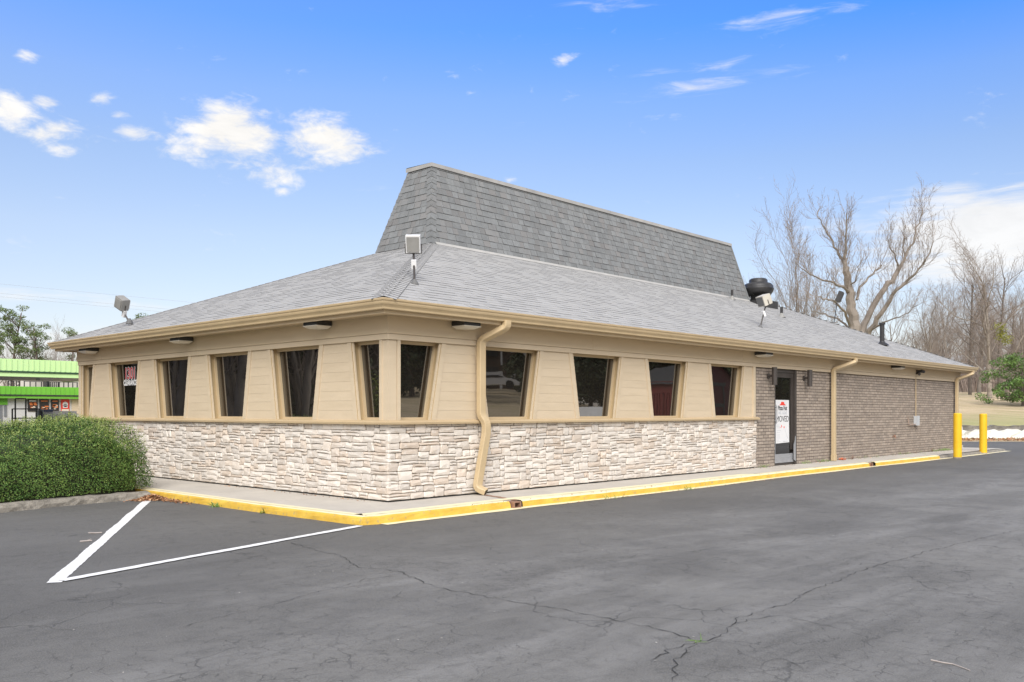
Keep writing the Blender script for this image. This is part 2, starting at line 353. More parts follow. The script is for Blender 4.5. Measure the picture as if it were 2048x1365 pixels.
def copy_tree(src, loc=None, rot=None, scale=None, label=None, group=None, cat=None):
    c = src.copy(); COL.objects.link(c)
    if loc is not None: c.location = loc
    if rot is not None: c.rotation_euler = (0, 0, rot)
    if scale is not None: c.scale = (scale,)*3 if not hasattr(scale, '__len__') else scale
    if label: c['label'] = label
    if group: c['group'] = group
    for ch in src.children:
        k = ch.copy(); COL.objects.link(k); k.parent = c
        for g in ch.children:
            q = g.copy(); COL.objects.link(q); q.parent = k
    return c
def bulk(name, V, F, mats, mi=None, va=None, smooth=False):     # numpy mesh: V (n,3), F (m,k) same k
    me = bpy.data.meshes.new(name); V = np.asarray(V, dtype=np.float32); F = np.asarray(F, dtype=np.int32)
    m, k = F.shape
    me.vertices.add(len(V)); me.vertices.foreach_set('co', V.ravel())
    me.loops.add(m*k); me.loops.foreach_set('vertex_index', F.ravel())
    me.polygons.add(m); me.polygons.foreach_set('loop_start', np.arange(0, m*k, k, dtype=np.int32))
    try: me.polygons.foreach_set('loop_total', np.full(m, k, dtype=np.int32))
    except Exception: pass
    for q in (mats if isinstance(mats, (list, tuple)) else [mats]): me.materials.append(q)
    if mi is not None: me.polygons.foreach_set('material_index', np.asarray(mi, dtype=np.int32))
    if va is not None:
        a = me.attributes.new('vary', 'FLOAT', 'FACE'); a.data.foreach_set('value', np.asarray(va, dtype=np.float32))
    if smooth: me.polygons.foreach_set('use_smooth', np.ones(m, dtype=bool))
    me.update(calc_edges=True); me.validate(); return me
def leaf_arrays(P, N, ln, wd, jit=.8, rng=RNG):
    n = len(P); ln = np.broadcast_to(ln, (n,))[:, None]; wd = np.broadcast_to(wd, (n,))[:, None]
    N = N+rng.normal(0, jit, (n,3)); N /= np.linalg.norm(N, axis=1, keepdims=True)+1e-9
    A = rng.normal(0, 1, (n,3)); A -= N*(A*N).sum(1, keepdims=True); A /= np.linalg.norm(A, axis=1, keepdims=True)+1e-9
    B = np.cross(N, A)
    V = np.stack([P-A*ln*.5, P+B*wd*.5, P+A*ln*.5, P-B*wd*.5], 1).reshape(-1, 3)
    return V, np.arange(4*n).reshape(n, 4), rng.random(n)

TR = lambda u, d, z: (u, d, z)           # long (street) facade: y = depth
TL = lambda u, d, z: (d, u, z)           # short facade: x = depth
LR, LL = 22.87, 9.69

# ------------------------------------------------------------------ ground and terrain
def hill(D, L):
    t = min(max((L-6)/9, 0), 1); t = t*t*(3-2*t)
    if D <= 43.5: return 0.0
    h = .50 + min(D-43.5, 28)/28*2.35 + max(0, min(D-71.5, 60))*.012
    return h*t
gv, gf = [], []
Ds = [-160,-120,-90,-70,-55,-45,-38,-33,-29,-25,-20,-10,0,10,20,30,38,43.45,43.5]+[45+i*2.5 for i in range(14)]+[85,95,110,130,170,250,400,900]
Ls = [-500,-250,-150,-110,-80,-60,-45,-34,-26,-18,-10,-5,0,3,6,7.5,9,10.5,12,14,16,20,25,30,35,40,45,50,56,62,70,80,95,115,150,220,400,700]
def gz(x, y, D, L):
    z = -.03+(hill(D, L) if D > 43.47 else 0)
    # bank rising beyond the street side of the lot (behind the camera, seen in the glass)
    s = min(max((-13.0-y)/5, 0), 1); s = s*s*(3-2*s)*.85
    s += max(0, min((-18-y), 60))*.075
    wgt = min(max((34-D)/10, 0), 1) if y < -13 else 0
    return z+s*wgt
for D in Ds:
    for L in Ls:
        x = CX+D*VX+L*RX; y = CY+D*VY+L*RY; gv.append((x, y, gz(x, y, D, L)))
for i in range(len(Ds)-1):
    for j in range(len(Ls)-1):
        a = i*len(Ls)+j; gf.append((a, a+1, a+len(Ls)+1, a+len(Ls)))
g = MB(); g.add(gv, gf); tag(g.build('ground', M_grass, smooth=False), kind='structure')
def sheet(name, poly, z, m):
    b = MB(); b.add([(x, y, z) for x, y in poly], [tuple(range(len(poly)))]); return tag(b.build(name, m), kind='structure')
e1 = ppg(3000, 37.8); e2 = ppg(1200, 37.8)
e3 = pp(1024, 0, 60)
sheet('parking_lot', [(-30, -12.9), (e1.x+3, -12.9), (e1.x, e1.y), (e2.x, e2.y), (20, 34), (10, 90), (-30, 90)], 0.0, M_asph)

# sidewalk slabs and kerb
OUT = [(-1.27, 9.9), (-1.27, 3.4), (-1.29, 1.1), (-1.24, -.80), (-1.20, -1.03), (-1.0, -1.09), (1.78, -1.03), (3.0, -1.09), (5.0, -1.09), (7.5, -1.02), (9.5, -.97), (13.33, -.98), (17.9, -1.01), (24.4, -.97)]
def off_poly(P, d):
    out = []
    for i, p in enumerate(P):
        a = Vector(P[max(i-1,0)]); b = Vector(P[min(i+1,len(P)-1)]); t = (b-a).normalized(); nrm = Vector((-t.y, t.x))
        out.append((p[0]+nrm.x*d, p[1]+nrm.y*d))
    return out
def sub_poly(P, step):
    out = []
    for i in range(len(P)-1):
        a = Vector(P[i]); b = Vector(P[i+1]); n = max(1, int((b-a).length/step))
        for k in range(n): out.append(tuple(a.lerp(b, k/n)))
    return out+[tuple(P[-1])]
KS = sub_poly(OUT, .12)
def kerb(name, P, prof, mats, split, rough=.004):
    b = MB(); rows = []
    rr = random.Random(5)
    i0 = KS.index(P[0]) if P[0] in KS else None
    for (d, z) in prof:
        Q = off_poly(P, d) if i0 is None else off_poly(KS, d)[i0:i0+len(P)]; rows.append([(x+rr.uniform(-rough, rough), y+rr.uniform(-rough, rough), z+rr.uniform(-rough, rough)*.5*(z > 0)) for x, y in Q])
    n = len(P)
    vs = [p for r in rows for p in r]; b.add(vs, [])
    for k in range(len(prof)-1):
        for i in range(n-1):
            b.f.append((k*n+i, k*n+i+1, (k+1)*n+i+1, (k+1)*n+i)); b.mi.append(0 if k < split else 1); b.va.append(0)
    return tag(b.build(name, mats), kind='structure')
prof = [(0, -.05), (.0, .0), (.006, .045), (.014, .074), (.032, .090), (.15, .0945), (.151, .05)]
i_end = min(range(len(KS)), key=lambda i: abs(KS[i][0]-17.9)+(KS[i][1] > 0)*99)
kl = [p for p in KS if p[1] > -.86 and p[0] < -1.1]
i_c = next(i for i, p in enumerate(KS) if p[1] < -1.02)
i_d = next(i for i, p in enumerate(KS) if p[0] > 1.22 and p[1] < -.9); i_e = next(i for i, p in enumerate(KS) if p[0] > 13.25 and p[1] < -.9)
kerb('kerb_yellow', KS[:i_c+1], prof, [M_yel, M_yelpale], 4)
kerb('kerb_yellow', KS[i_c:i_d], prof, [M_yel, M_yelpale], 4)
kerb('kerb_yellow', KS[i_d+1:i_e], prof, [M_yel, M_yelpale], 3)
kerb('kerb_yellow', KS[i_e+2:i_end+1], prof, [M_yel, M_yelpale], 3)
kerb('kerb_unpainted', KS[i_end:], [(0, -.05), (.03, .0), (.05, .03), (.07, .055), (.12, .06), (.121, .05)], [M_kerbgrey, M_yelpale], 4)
# pale painted line on the asphalt at the kerb foot (street side)
pl = [p for p in KS if p[1] < -.9 and p[0] > -1.19]
rr = random.Random(2)
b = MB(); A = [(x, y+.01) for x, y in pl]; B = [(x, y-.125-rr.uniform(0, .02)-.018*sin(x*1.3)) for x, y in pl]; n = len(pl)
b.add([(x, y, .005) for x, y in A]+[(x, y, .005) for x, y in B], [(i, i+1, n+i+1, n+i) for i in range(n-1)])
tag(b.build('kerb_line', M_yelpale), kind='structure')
# slabs
def slab(poly, name='sidewalk_slab', m=M_conc, z=.09, th=.12):
    b = MB(); n = len(poly); b.add([(x, y, z) for x, y in poly]+[(x, y, z-th) for x, y in poly], [tuple(range(n))]+[(i, (i+1)%n, (i+1)%n+n, i+n) for i in range(n)])
    o = b.build(name, m, SIDEWALK); return o
SIDEWALK = tag(link('sidewalk', None), kind='structure'); WLOC[SIDEWALK] = (0,0,0)
INN = off_poly(OUT, .117)
BAND = sub_poly(off_poly(OUT, .112), .15); BA2 = [(x+(0 if y < -.9 else .10)+(.16 if x < -.9 and y < -.8 else 0)*0, y+(.19 if y < -.9 else 0)) for x, y in BAND]
def inn_y(x):
    P = [p for p in INN if p[1] < -.8 or p[0] > 0]
    P = sorted([p for p in INN if p[1] < -.8])
    for a, c in zip(P, P[1:]):
        if a[0] <= x <= c[0]: return a[1]+(c[1]-a[1])*(x-a[0])/(c[0]-a[0])
    return P[0][1] if x < P[0][0] else P[-1][1]
def inn_x(y):
    P = sorted([(p[1], p[0]) for p in INN if p[0] < -1.0])
    for a, c in zip(P, P[1:]):
        if a[0] <= y <= c[0]: return a[1]+(c[1]-a[1])*(y-a[0])/(c[0]-a[0])
    return P[0][1] if y < P[0][0] else P[-1][1]
slab([(INN[4][0], INN[4][1]), (INN[5][0], INN[5][1]), (1.40, inn_y(1.4)), (1.62, .0), (1.62, .2), (.05, .2), (.05, 1.2), (inn_x(1.2), 1.2), (inn_x(0), 0)])
for y0, y1 in ((1.208, 3.3), (3.308, 9.9)): slab([(inn_x(y0), y0), (.05, y0), (.05, y1), (inn_x(y1), y1)])
xs = [1.45, 4.6, 7.6, 10.4, 13.32, 15.4, 17.9]
for k, (x0, x1) in enumerate(zip(xs, xs[1:])):
    sh = .22 if k == 0 else 0
    slab([(x0, inn_y(x0)), (x1-.01, inn_y(x1)), (x1-.01, .2), (x0+sh, .2), (x0+sh, 0)])
slab([(17.9, inn_y(17.9)), (24.5, inn_y(24.4)), (24.5, 1.5), (22.95, 1.5), (22.95, .2), (17.9, .2)], z=.062, th=.1)
b = MB(); b.box((23.1, .3, .062), (24.3, 1.3, .16)); tag(b.build('concrete_step', M_conc), 'low concrete pad at the far end of the brick wall', 'concrete pad')
# filler under everything at the walk
sheet('sidewalk_bed', [(-1.07, -.90), (24.3, -.84), (24.3, 1.2), (0, 1.2), (0, 9.8), (-1.1, 9.8)], .084, M_conc)
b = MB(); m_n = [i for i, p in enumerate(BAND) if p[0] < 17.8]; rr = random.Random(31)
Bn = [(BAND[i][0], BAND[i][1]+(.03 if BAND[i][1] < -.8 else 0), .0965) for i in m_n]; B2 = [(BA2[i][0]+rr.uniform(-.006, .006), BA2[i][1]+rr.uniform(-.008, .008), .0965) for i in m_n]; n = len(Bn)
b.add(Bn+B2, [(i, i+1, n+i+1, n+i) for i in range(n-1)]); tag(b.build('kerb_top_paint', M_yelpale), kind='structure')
# rust stained drain groove + outlets
def outlet(x, y, lab):
    t = thing('kerb_drain', lab, 'drain outlet', (x, y, 0))
    q = MB(); q.box((x-.07, y-.0, .0), (x-.05, y+.3, .085)); q.box((x+.05, y, .0), (x+.07, y+.3, .085)); q.box((x-.05, y, .07), (x+.05, y+.3, .085)); q.box((x-.05, y, -.01), (x+.05, y+.3, .012))
    q.build('drain_pipe', M_rust, t)
    q = MB(); q.box((x-.05, y+.08, .012), (x+.05, y+.1, .07)); q.build('drain_throat', M_crack, t)
outlet(1.27, -1.08, 'rusty square drain outlet through the yellow kerb nearest the front downspout')
outlet(13.28, -1.0, 'rusty drain outlet through the yellow kerb beyond the glass door')
b = MB(); P = [(1.60, -.08), (1.50, -.5), (1.33, -1.0)]
P = sub_poly(P, .06); n = len(P); rr = random.Random(8)
b.add([(x-.035-rr.uniform(0, .02), y, .094) for x, y in P]+[(x+.035+rr.uniform(0, .02), y, .094) for x, y in P], [(i, i+1, n+i+1, n+i) for i in range(n-1)])
tag(b.build('drain_stain', M_rust), 'rust brown drain strip across the sidewalk below the front downspout', 'drain strip')

# painted lines
def stripe(name, a, c, wid, z=.004, w2=None):
    a = Vector(a); c = Vector(c); t = (c-a).normalized(); nrm = Vector((-t.y, t.x)); w2 = w2 or wid
    n = int((c-a).length/.05); rr = random.Random(4); L_, R_ = [], []
    for i in range(n+1):
        p = a.lerp(c, i/n); ww = wid+(w2-wid)*i/n; j = rr.uniform(-.004, .004)
        q = p+nrm*(ww/2+j+.006*sin(i*.23)); L_.append((q.x, q.y, z)); q = p-nrm*(ww/2+rr.uniform(-.004, .004)); R_.append((q.x, q.y, z))
    b = MB(); b.add(L_+R_, [(i, i+1, n+2+i, n+1+i) for i in range(n)]); return tag(b.build(name, M_line), kind='structure')
stripe('parking_line', (-4.80, -2.06), (-1.555, 3.38), .105)
stripe('parking_line', (-1.27, -1.08), (-4.74, -2.03), .095, z=.0085)
stripe('parking_line', ppg(-30, 52).xy, ppg(18, 52).xy, .2)

# cracks running across the asphalt
def crack(pts, wid=.012, seed=1, wig=.02):
    rr = random.Random(seed); P = [pplane(2, 0, x, y).xy for x, y in pts]; Q = []
    for i in range(len(P)-1):
        n = max(2, int((P[i+1]-P[i]).length/.05))
        for k in range(n): Q.append(P[i].lerp(P[i+1], k/n)+Vector((rr.uniform(-wig, wig), rr.uniform(-wig, wig))))
    Q.append(P[-1]); n = len(Q); Lq, Rq = [], []
    for i, p in enumerate(Q):
        t = (Q[min(i+1, n-1)]-Q[max(i-1, 0)]).normalized(); nr = Vector((-t.y, t.x)); h = wid*rr.uniform(.08, .5)*(1 if 0 < i < n-1 else .1)
        Lq.append((*(p+nr*h), .0042)); Rq.append((*(p-nr*h), .0042))
    b = MB(); b.add(Lq+Rq, [(i, i+1, n+i+1, n+i) for i in range(n-1)])
    tag(b.build('asphalt_crack', M_crack), kind='structure')
crack([(575,1085),(640,1103),(680,1112),(718,1136),(760,1139),(800,1145),(840,1163),(880,1177),(950,1190),(1050,1208),(1120,1218),(1200,1235),(1250,1245),(1330,1262),(1395,1285)], .009, 1)
crack([(1395,1285),(1430,1278),(1455,1263),(1463,1250),(1480,1235),(1530,1222),(1590,1205),(1610,1185),(1650,1172),(1700,1152),(1740,1135),(1800,1120),(1850,1105),(1930,1085),(2040,1060)], .007, 2)
crack([(1463,1250),(1500,1240),(1560,1232),(1650,1252),(1690,1262)], .006, 3)
crack([(1395,1285),(1372,1300),(1350,1325),(1345,1365)], .008, 4)
crack([(1820,1152),(1840,1168),(1870,1182),(1930,1190),(1990,1204),(2046,1212)], .006, 5)
crack([(500,1222),(560,1208),(620,1188),(700,1170),(730,1160),(800,1150)], .006, 6)
crack([(350,1258),(420,1240),(500,1222)], .007, 7)
crack([(718,1136),(690,1138),(640,1142)], .005, 8)
crack([(575,1085),(620,1082),(660,1078),(682,1070)], .005, 9)
crack([(1395,1285),(1345,1298),(1300,1322)], .008, 10)
crack([(1460,1295),(1480,1305),(1520,1322),(1560,1318),(1610,1338)], .005, 11)
crack([(1890,1085),(1870,1080),(1840,1078)], .005, 12)

# ------------------------------------------------------------------ restaurant
REST = thing('restaurant', 'low tan restaurant with stone base, trapezoid windows and steep grey shingle hut roof', 'restaurant', (0,0,0))
b = MB(); b.box((.16, .16, .0), (LR-.1, LL-.05, 2.45)); b.build('core_wall', M_mortar, REST)

# stone veneer
def stone_cells(width, height, uw, uh, rr):
    nx, nz = int(width/uw), int(height/uh); uw = width/nx; uh = height/nz
    occ = np.zeros((nz, nx), bool); out = []
    for j in range(nz):
        for i in range(nx):
            if occ[j, i]: continue
            h = rr.choices((1, 2, 3), (.36, .46, .18))[0]; h = min(h, nz-j)
            if nz-j-h == 0 and False: pass
            wmax = rr.randint(*{1: (3, 8), 2: (3, 7), 3: (3, 5)}[h])
            k = 0
            while k < wmax and i+k < nx and not occ[j, i+k]: k += 1
            rem = 0
            while i+k+rem < nx and not occ[j, i+k+rem]: rem += 1
            if rem == 1: k += 1
            if k <= 2: h = min(h, 2)
            hh = 1
            while hh < h and not occ[j+hh, i:i+k].any(): hh += 1
            occ[j:j+hh, i:i+k] = True; out.append((i*uw, j*uh, k*uw, hh*uh))
    return out
def stone_mb(mb, u0, z0, w_, h_, T, rr, wall_w, z_lo, z_hi):
    def warp(u, z):
        e = sin(pi*min(max((z-z_lo)/(z_hi-z_lo), 0), 1))
        eu = min(1, max(0, min(u, wall_w-u)/.15))
        return (u+eu*(.012*sin(9*z+1.7*u)+.009*sin(23*z+u*3)), z+e*(.006*sin(3.1*u+1)+.005*sin(11*u+5*z)+.003*sin(29*u)))
    g_ = .0028
    u0 += g_; z0 += g_; w_ -= 2*g_; h_ -= 2*g_
    r = min(w_, h_)*rr.uniform(.08, .20); jit = min(w_, h_)*.055
    ring = [(r,0),(w_*.5,0),(w_-r,0),(w_,r),(w_,h_-r),(w_-r,h_),(w_*.5,h_),(r,h_),(0,h_-r),(0,r)]
    ring = [(a+rr.uniform(-jit, jit)*.8, c+rr.uniform(-jit, jit)*.8) for a, c in ring]
    cxx, czz = w_/2, h_/2; dep = rr.uniform(-.007, .008)
    tilt = (rr.uniform(-.009, .009), rr.uniform(-.007, .007))
    vs = []
    n = len(ring)
    for (ins, d) in ((0, .05), (.0, .012), (.6, .002)):
        for (a, c) in ring:
            k = min(ins*.012, .012); dx, dz = cxx-a, czz-c; l_ = max(1e-6, sqrt(dx*dx+dz*dz)); k = min(k, l_*.5)
            a2, c2 = a+dx/l_*k, c+dz/l_*k
            dd = d+(dep+tilt[0]*(a2/w_-.5)*1.5+tilt[1]*(c2/h_-.5)+ (rr.uniform(-.003, .003) if ins else 0)) if d < .05 else d
            uu, zz = warp(u0+a2, z0+c2); vs.append(T(uu, dd, zz))
    q = [(cxx*.55, czz*.9), (cxx*1.45, czz*1.1)]
    for (a, c) in q:
        uu, zz = warp(u0+a, z0+c); vs.append(T(uu, dep-.004+rr.uniform(-.006, .004)+tilt[0]*(a/w_-.5)*1.5, zz))
    fs = [(k*n+i, k*n+(i+1)%n, (k+1)*n+(i+1)%n, (k+1)*n+i) for k in range(2) for i in range(n)]
    A_, B_ = 3*n, 3*n+1; o = 2*n
    # ring indices: 0 bl,1 bottom mid,2 br,3,4,5,6 top mid,7,8,9
    for i in (1, 2, 3, 4, 5): fs.append((o+i, o+i+1, B_))
    for i in (6, 7, 8, 9, 0): fs.append((o+i, o+(i+1)%n, A_))
    fs += [(o+1, B_, A_), (o+6, A_, B_)]
    mb.vary = rr.random(); mb.add(vs, fs)
STW = MB(); STW.box((.045, .045, .06), (9.72, .2, 1.10)); STW.box((.045, .2, .06), (.2, LL-.02, 1.10))
STW.box((9.70, .03, .06), (9.755, .2, 1.10))
stone_wall = STW.build('stone_wall', M_mortar, REST)
rr = random.Random(21); cells = []
for (T, Wd, key) in ((TR, 9.745, 'r'), (TL, LL, 'l')):
    for (u, z, w_, h_) in stone_cells(Wd, .98, .047, .0408, rr): cells.append((T, u, z+.108, w_, h_, Wd, key))
def npx(c):
    x, y = (c[1], 0) if c[6] == 'r' else (0, c[1])
    D = (x-CX)*VX+(y-CY)*VY; return -c[3]*c[4]*(FPX/D)**2
vis = [c for c in cells if not (c[6] == 'l' and c[1] > 4.0 and c[2] < .8)]
vis.sort(key=npx); keep = set(id(c) for c in vis[:300])
rest_mb = MB()
for c in cells:
    if id(c) in keep:
        m_ = MB(); stone_mb(m_, c[1], c[2], c[3], c[4], c[0], rr, c[5], .10, 1.09); m_.va = [v or .001 for v in m_.va]; m_.build('stone', M_stone, stone_wall)
    else: stone_mb(rest_mb, c[1], c[2], c[3], c[4], c[0], rr, c[5], .10, 1.09)
rest_mb.build('small_stones', M_stone, stone_wall, kind='stuff')
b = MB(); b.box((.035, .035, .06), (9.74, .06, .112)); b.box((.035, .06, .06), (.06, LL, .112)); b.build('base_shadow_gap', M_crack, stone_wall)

# brick wall
BY = .02
DX0, DX1 = 10.575, 11.60
b = MB(); b.box((9.76, BY+.005, .06), (DX0-.0, .2, 2.20)); b.box((DX1, BY+.005, .06), (LR-.012, .2, 2.20)); b.box((LR-.05, .2, .06), (LR-.012, LL, 2.20))
b.box((DX0, .12, 2.165), (DX1, .2, 2.2))
brick_wall = b.build('brick_wall', M_bmortar, REST)
def brick_shape(mb, w_, T):
    h_ = .0555; bv = .004; d = .03
    mb.add([T(*q) for q in [(0,d,0),(w_,d,0),(w_,d,h_),(0,d,h_),(0,bv,0),(w_,bv,0),(w_,bv,h_),(0,bv,h_),(bv,0,bv),(w_-bv,0,bv),(w_-bv,0,h_-bv),(bv,0,h_-bv)]],
           [(0,1,5,4),(1,2,6,5),(2,3,7,6),(3,0,4,7),(4,5,9,8),(5,6,10,9),(6,7,11,10),(7,4,8,11),(8,9,10,11)])
bricks = []
CH = .0668; rr = random.Random(3)
for row in range(31):
    z = .10+row*CH
    x = 9.765-(.11 if row % 2 else 0)-.0
    while x < LR:
        a, c = x, x+.203; x += .219
        a = max(a, 9.765); c = min(c, LR)
        segs = [(a, c)]
        if c > DX0 and a < DX1: segs = [(a, DX0-.004), (DX1+.004, c)]
        for (p, q) in segs:
            if q-p > .03: bricks.append((p, z, q-p))
bricks.sort(key=lambda q: q[0])
bmesh_full = MB(); brick_shape(bmesh_full, .203, lambda a, d, z: (a, d, z)); bm_full = bmesh_full.mesh('brick', M_brick)
bm_half = MB(); brick_shape(bm_half, .099, lambda a, d, z: (a, d, z)); bm_half = bm_half.mesh('brick_half', M_brick)
others = MB()
for k, (p, z, w_) in enumerate(bricks):
    j = rr.uniform(-.003, .004)
    if k < 300:
        o = link('brick', bm_full if w_ > .15 else bm_half, brick_wall); full = .203 if w_ > .15 else .099
        o.location = (p, BY+j, z); o.scale = (w_/full, 1, 1)
    else:
        others.vary = rr.random(); brick_shape(others, w_, lambda a, d, zz: (p+a, BY+j+d, z+zz))
for row in range(31):
    z = .10+row*CH; y = .02+(.11 if row % 2 else 0)
    while y < 3:
        others.vary = rr.random(); brick_shape(others, .208, lambda a, d, zz: (LR-d, y+a, z+zz)); y += .219
others.build('distant_bricks', M_brick, brick_wall, kind='stuff')

# siding facade: openings
ZB, ZT = 1.14, 2.172
def opening(c, ht, hb): return (c-ht, c+ht, c-hb, c+hb)
OPR = [(.20, .92, .20, .73)]+[opening(c, .65, .475) for c in (2.285, 4.36, 6.44, 8.55)]
OPL = [(.16, .755, .16, .61)]+[opening(c, .62, .46) for c in (2.09, 3.94, 5.81, 7.67)]+[(9.01, 9.56, 9.20, 9.56)]
siding = MB(); siding.box((.15, .02, 1.10), (9.62, .028, 1.14)); 
def lerp(a, c, t): return a+(c-a)*t
def facade(T, ops, end, tag_):
    edges = [0.0]; 
    # planks between the openings
    bounds = []
    prevt, prevb = .0, .0
    for (tl, tr_, bl, br) in ops+[(end, end, end, end)]:
        bounds.append((prevt, prevb, tl, bl)); prevt, prevb = tr_, br
    NP = 8
    for bi_, (t0, b0, t1, b1) in enumerate(bounds):
        if t1-t0 < .05 and b1-b0 < .25 and bi_ > 0 and end-t0 < .01: continue
        if bi_ == 0: continue
        for k in range(NP):
            za, zb_ = ZB+(ZT-ZB)*k/NP, ZB+(ZT-ZB)*(k+1)/NP-.0007
            fa, fb = (za-ZB)/(ZT-ZB), (zb_-ZB)/(ZT-ZB)
            pl_ = MB(); u = [lerp(b0, t0, fa), lerp(b1, t1, fa), lerp(b1, t1, fb), lerp(b0, t0, fb)]
            if u[1]-u[0] < .02: continue
            u = [u[0]+(-.03 if b0 > .3 else .0), u[1]+.03, u[2]+.03, u[3]+(-.03 if b0 > .3 else .0)] if u[1] < end-.05 else [u[0]-.03, u[1], u[2], u[3]-.03]
            vs = [T(u[0], -.0002, za), T(u[1], -.0002, za), T(u[2], .0020, zb_), T(u[3], .0020, zb_), T(u[0], .02, za), T(u[1], .02, za), T(u[2], .02, zb_+.004), T(u[3], .02, zb_+.004)]
            pl_.add(vs, [(0,1,2,3),(4,7,6,5),(0,4,5,1),(1,5,6,2),(2,6,7,3),(3,7,4,0)])
            pl_.build('siding_plank', M_cream, SIDE)
    # casings: boards round each opening
    for wi, (tl, tr_, bl, br) in enumerate(ops):
        cw = .085; pr = -.012
        def slant(t_, b_, sgn):
            cs = MB(); cs.prism([(b_+sgn*.003, ZB), (b_+sgn*cw, ZB), (t_+sgn*cw, ZT), (t_+sgn*.003, ZT)], pr, .0, T); cs.build('window_casing', M_cream, SIDE)
        if not (wi == 0): slant(tl, bl, -1)
        else: cs = MB(); cs.prism([(bl-.055, ZB), (bl-.003, ZB), (tl-.003, ZT), (tl-.055, ZT)], pr-.004, 0, T); cs.build('window_casing', M_cream, SIDE)
        if tr_ < end-.1: slant(tr_, br, 1)
        else: cs = MB(); cs.prism([(br+.003, ZB), (br+.06, ZB), (tr_+.06, ZT), (tr_+.003, ZT)], pr-.004, 0, T); cs.build('window_casing', M_cream, SIDE)
        # jambs, sill and head of the recess
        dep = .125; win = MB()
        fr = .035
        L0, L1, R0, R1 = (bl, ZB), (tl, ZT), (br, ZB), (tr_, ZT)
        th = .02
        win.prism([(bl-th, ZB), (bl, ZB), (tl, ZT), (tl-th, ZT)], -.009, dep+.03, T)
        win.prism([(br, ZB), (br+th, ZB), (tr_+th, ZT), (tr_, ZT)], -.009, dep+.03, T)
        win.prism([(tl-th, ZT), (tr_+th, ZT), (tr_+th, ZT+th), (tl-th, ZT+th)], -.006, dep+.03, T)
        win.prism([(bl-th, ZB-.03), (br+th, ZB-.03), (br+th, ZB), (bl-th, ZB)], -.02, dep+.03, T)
        window = win.build('window', mat('shaded_jamb_paint', (.43, .325, .185), (.39, .295, .165), 2, .55), REST)  # trim paint darkened here: the shade of the recess is put into the colour
        # sash frame: outer minus inner trapezoid
        s_ = (tl-bl)/(ZT-ZB); e_ = (tr_-br)/(ZT-ZB)
        def ins(k, kz=None):
            kz = k if kz is None else kz
            return [(bl+s_*kz+k, ZB+kz), (br+e_*kz-k, ZB+kz), (tr_-e_*kz-k, ZT-kz), (tl-s_*kz+k, ZT-kz)]
        o_, i_ = ins(0.0), ins(fr)
        fm = MB()
        vs = [T(u, dep-.03, z) for u, z in o_]+[T(u, dep-.03, z) for u, z in i_]+[T(u, dep+.01, z) for u, z in i_]
        fm.add(vs, [(k, (k+1)%4, (k+1)%4+4, k+4) for k in range(4)]+[(k+4, (k+1)%4+4, (k+1)%4+8, k+8) for k in range(4)])
        fm.build('frame', M_frame, window)
        pm = MB(); g_ = ins(fr-.002); pm.add([T(u, dep, z) for u, z in g_], [(0,1,2,3) if T is TR else (3,2,1,0)])
        pm.build('pane', M_glass, window)
    return bounds
SIDE = siding.build('siding_wall', M_cream, REST)
facade(TR, OPR, 9.57, 'r'); facade(TL, OPL, 9.60, 'l')
# corner post boards, end boards
b = MB(); b.box((-.004, -.004, ZB), (.14, .02, ZT)); b.box((-.004, .02, ZB), (.02, .105, ZT)); b.build('corner_board', M_cream, REST)
b = MB(); b.box((9.565, -.026, ZB), (9.655, .15, ZT)); b.build('end_board', M_cream, REST)
b = MB(); b.box((-.01, 9.625, ZB), (.1, LL+.01, ZT)); b.build('end_board', M_cream, REST)
# water table ledge
def sweep(T, prof, u0, u1, mb, mit0=0, mit1=0):   # prof (d,z); mitre: offset u by -d at an outside corner
    n = len(prof); vs = [T(u0+(d if mit0 else 0), d, z) for d, z in prof]+[T(u1-(d if mit1 else 0), d, z) for d, z in prof]
    mb.add(vs, [(i, (i+1)%n, (i+1)%n+n, i+n) for i in range(n)]+[tuple(range(n-1,-1,-1)), tuple(range(n, 2*n))])
lp = [(.03, 1.085), (-.055, 1.085), (-.058, 1.112), (-.05, 1.122), (-.02, 1.138), (.03, 1.142)]
b = MB(); sweep(TR, lp, 0, 9.79, b, 1); sweep(TL, lp, 0, LL+.03, b, 1); b.build('water_table_ledge', M_trim, REST)
# head trim and frieze
def boards(name, prof, m, lens, T, total_, lead):
    u = 0; k = 0
    while u < total_-.01:
        u1 = min(total_, u+lens[k % len(lens)]); bb = MB(); sweep(T, prof, u, u1-(.004 if u1 < total_ else 0), bb, 1 if (lead and u == 0) else 0); bb.build(name, m, REST); u = u1; k += 1
hp = [(.02, ZT+.002), (-.026, ZT+.002), (-.026, 2.246), (.02, 2.246)]
boards('head_trim', hp, M_cream, (3.66, 4.88), TR, LR+.01, True); boards('head_trim', hp, M_cream, (4.88,), TL, LL+.01, True)
fp = [(.02, 2.2465), (-.040, 2.250), (-.036, 2.478), (.02, 2.478)]
boards('frieze_board', fp, M_frieze, (4.2, 4.88, 2.44), TR, LR+.03, True); boards('frieze_board', fp, M_frieze, (4.88, 3.66), TL, LL+.03, True)
b = MB(); b.box((LR-.02, .02, 2.2), (LR+.03, LL, 2.478)); b.build('frieze_board', M_frieze, REST)
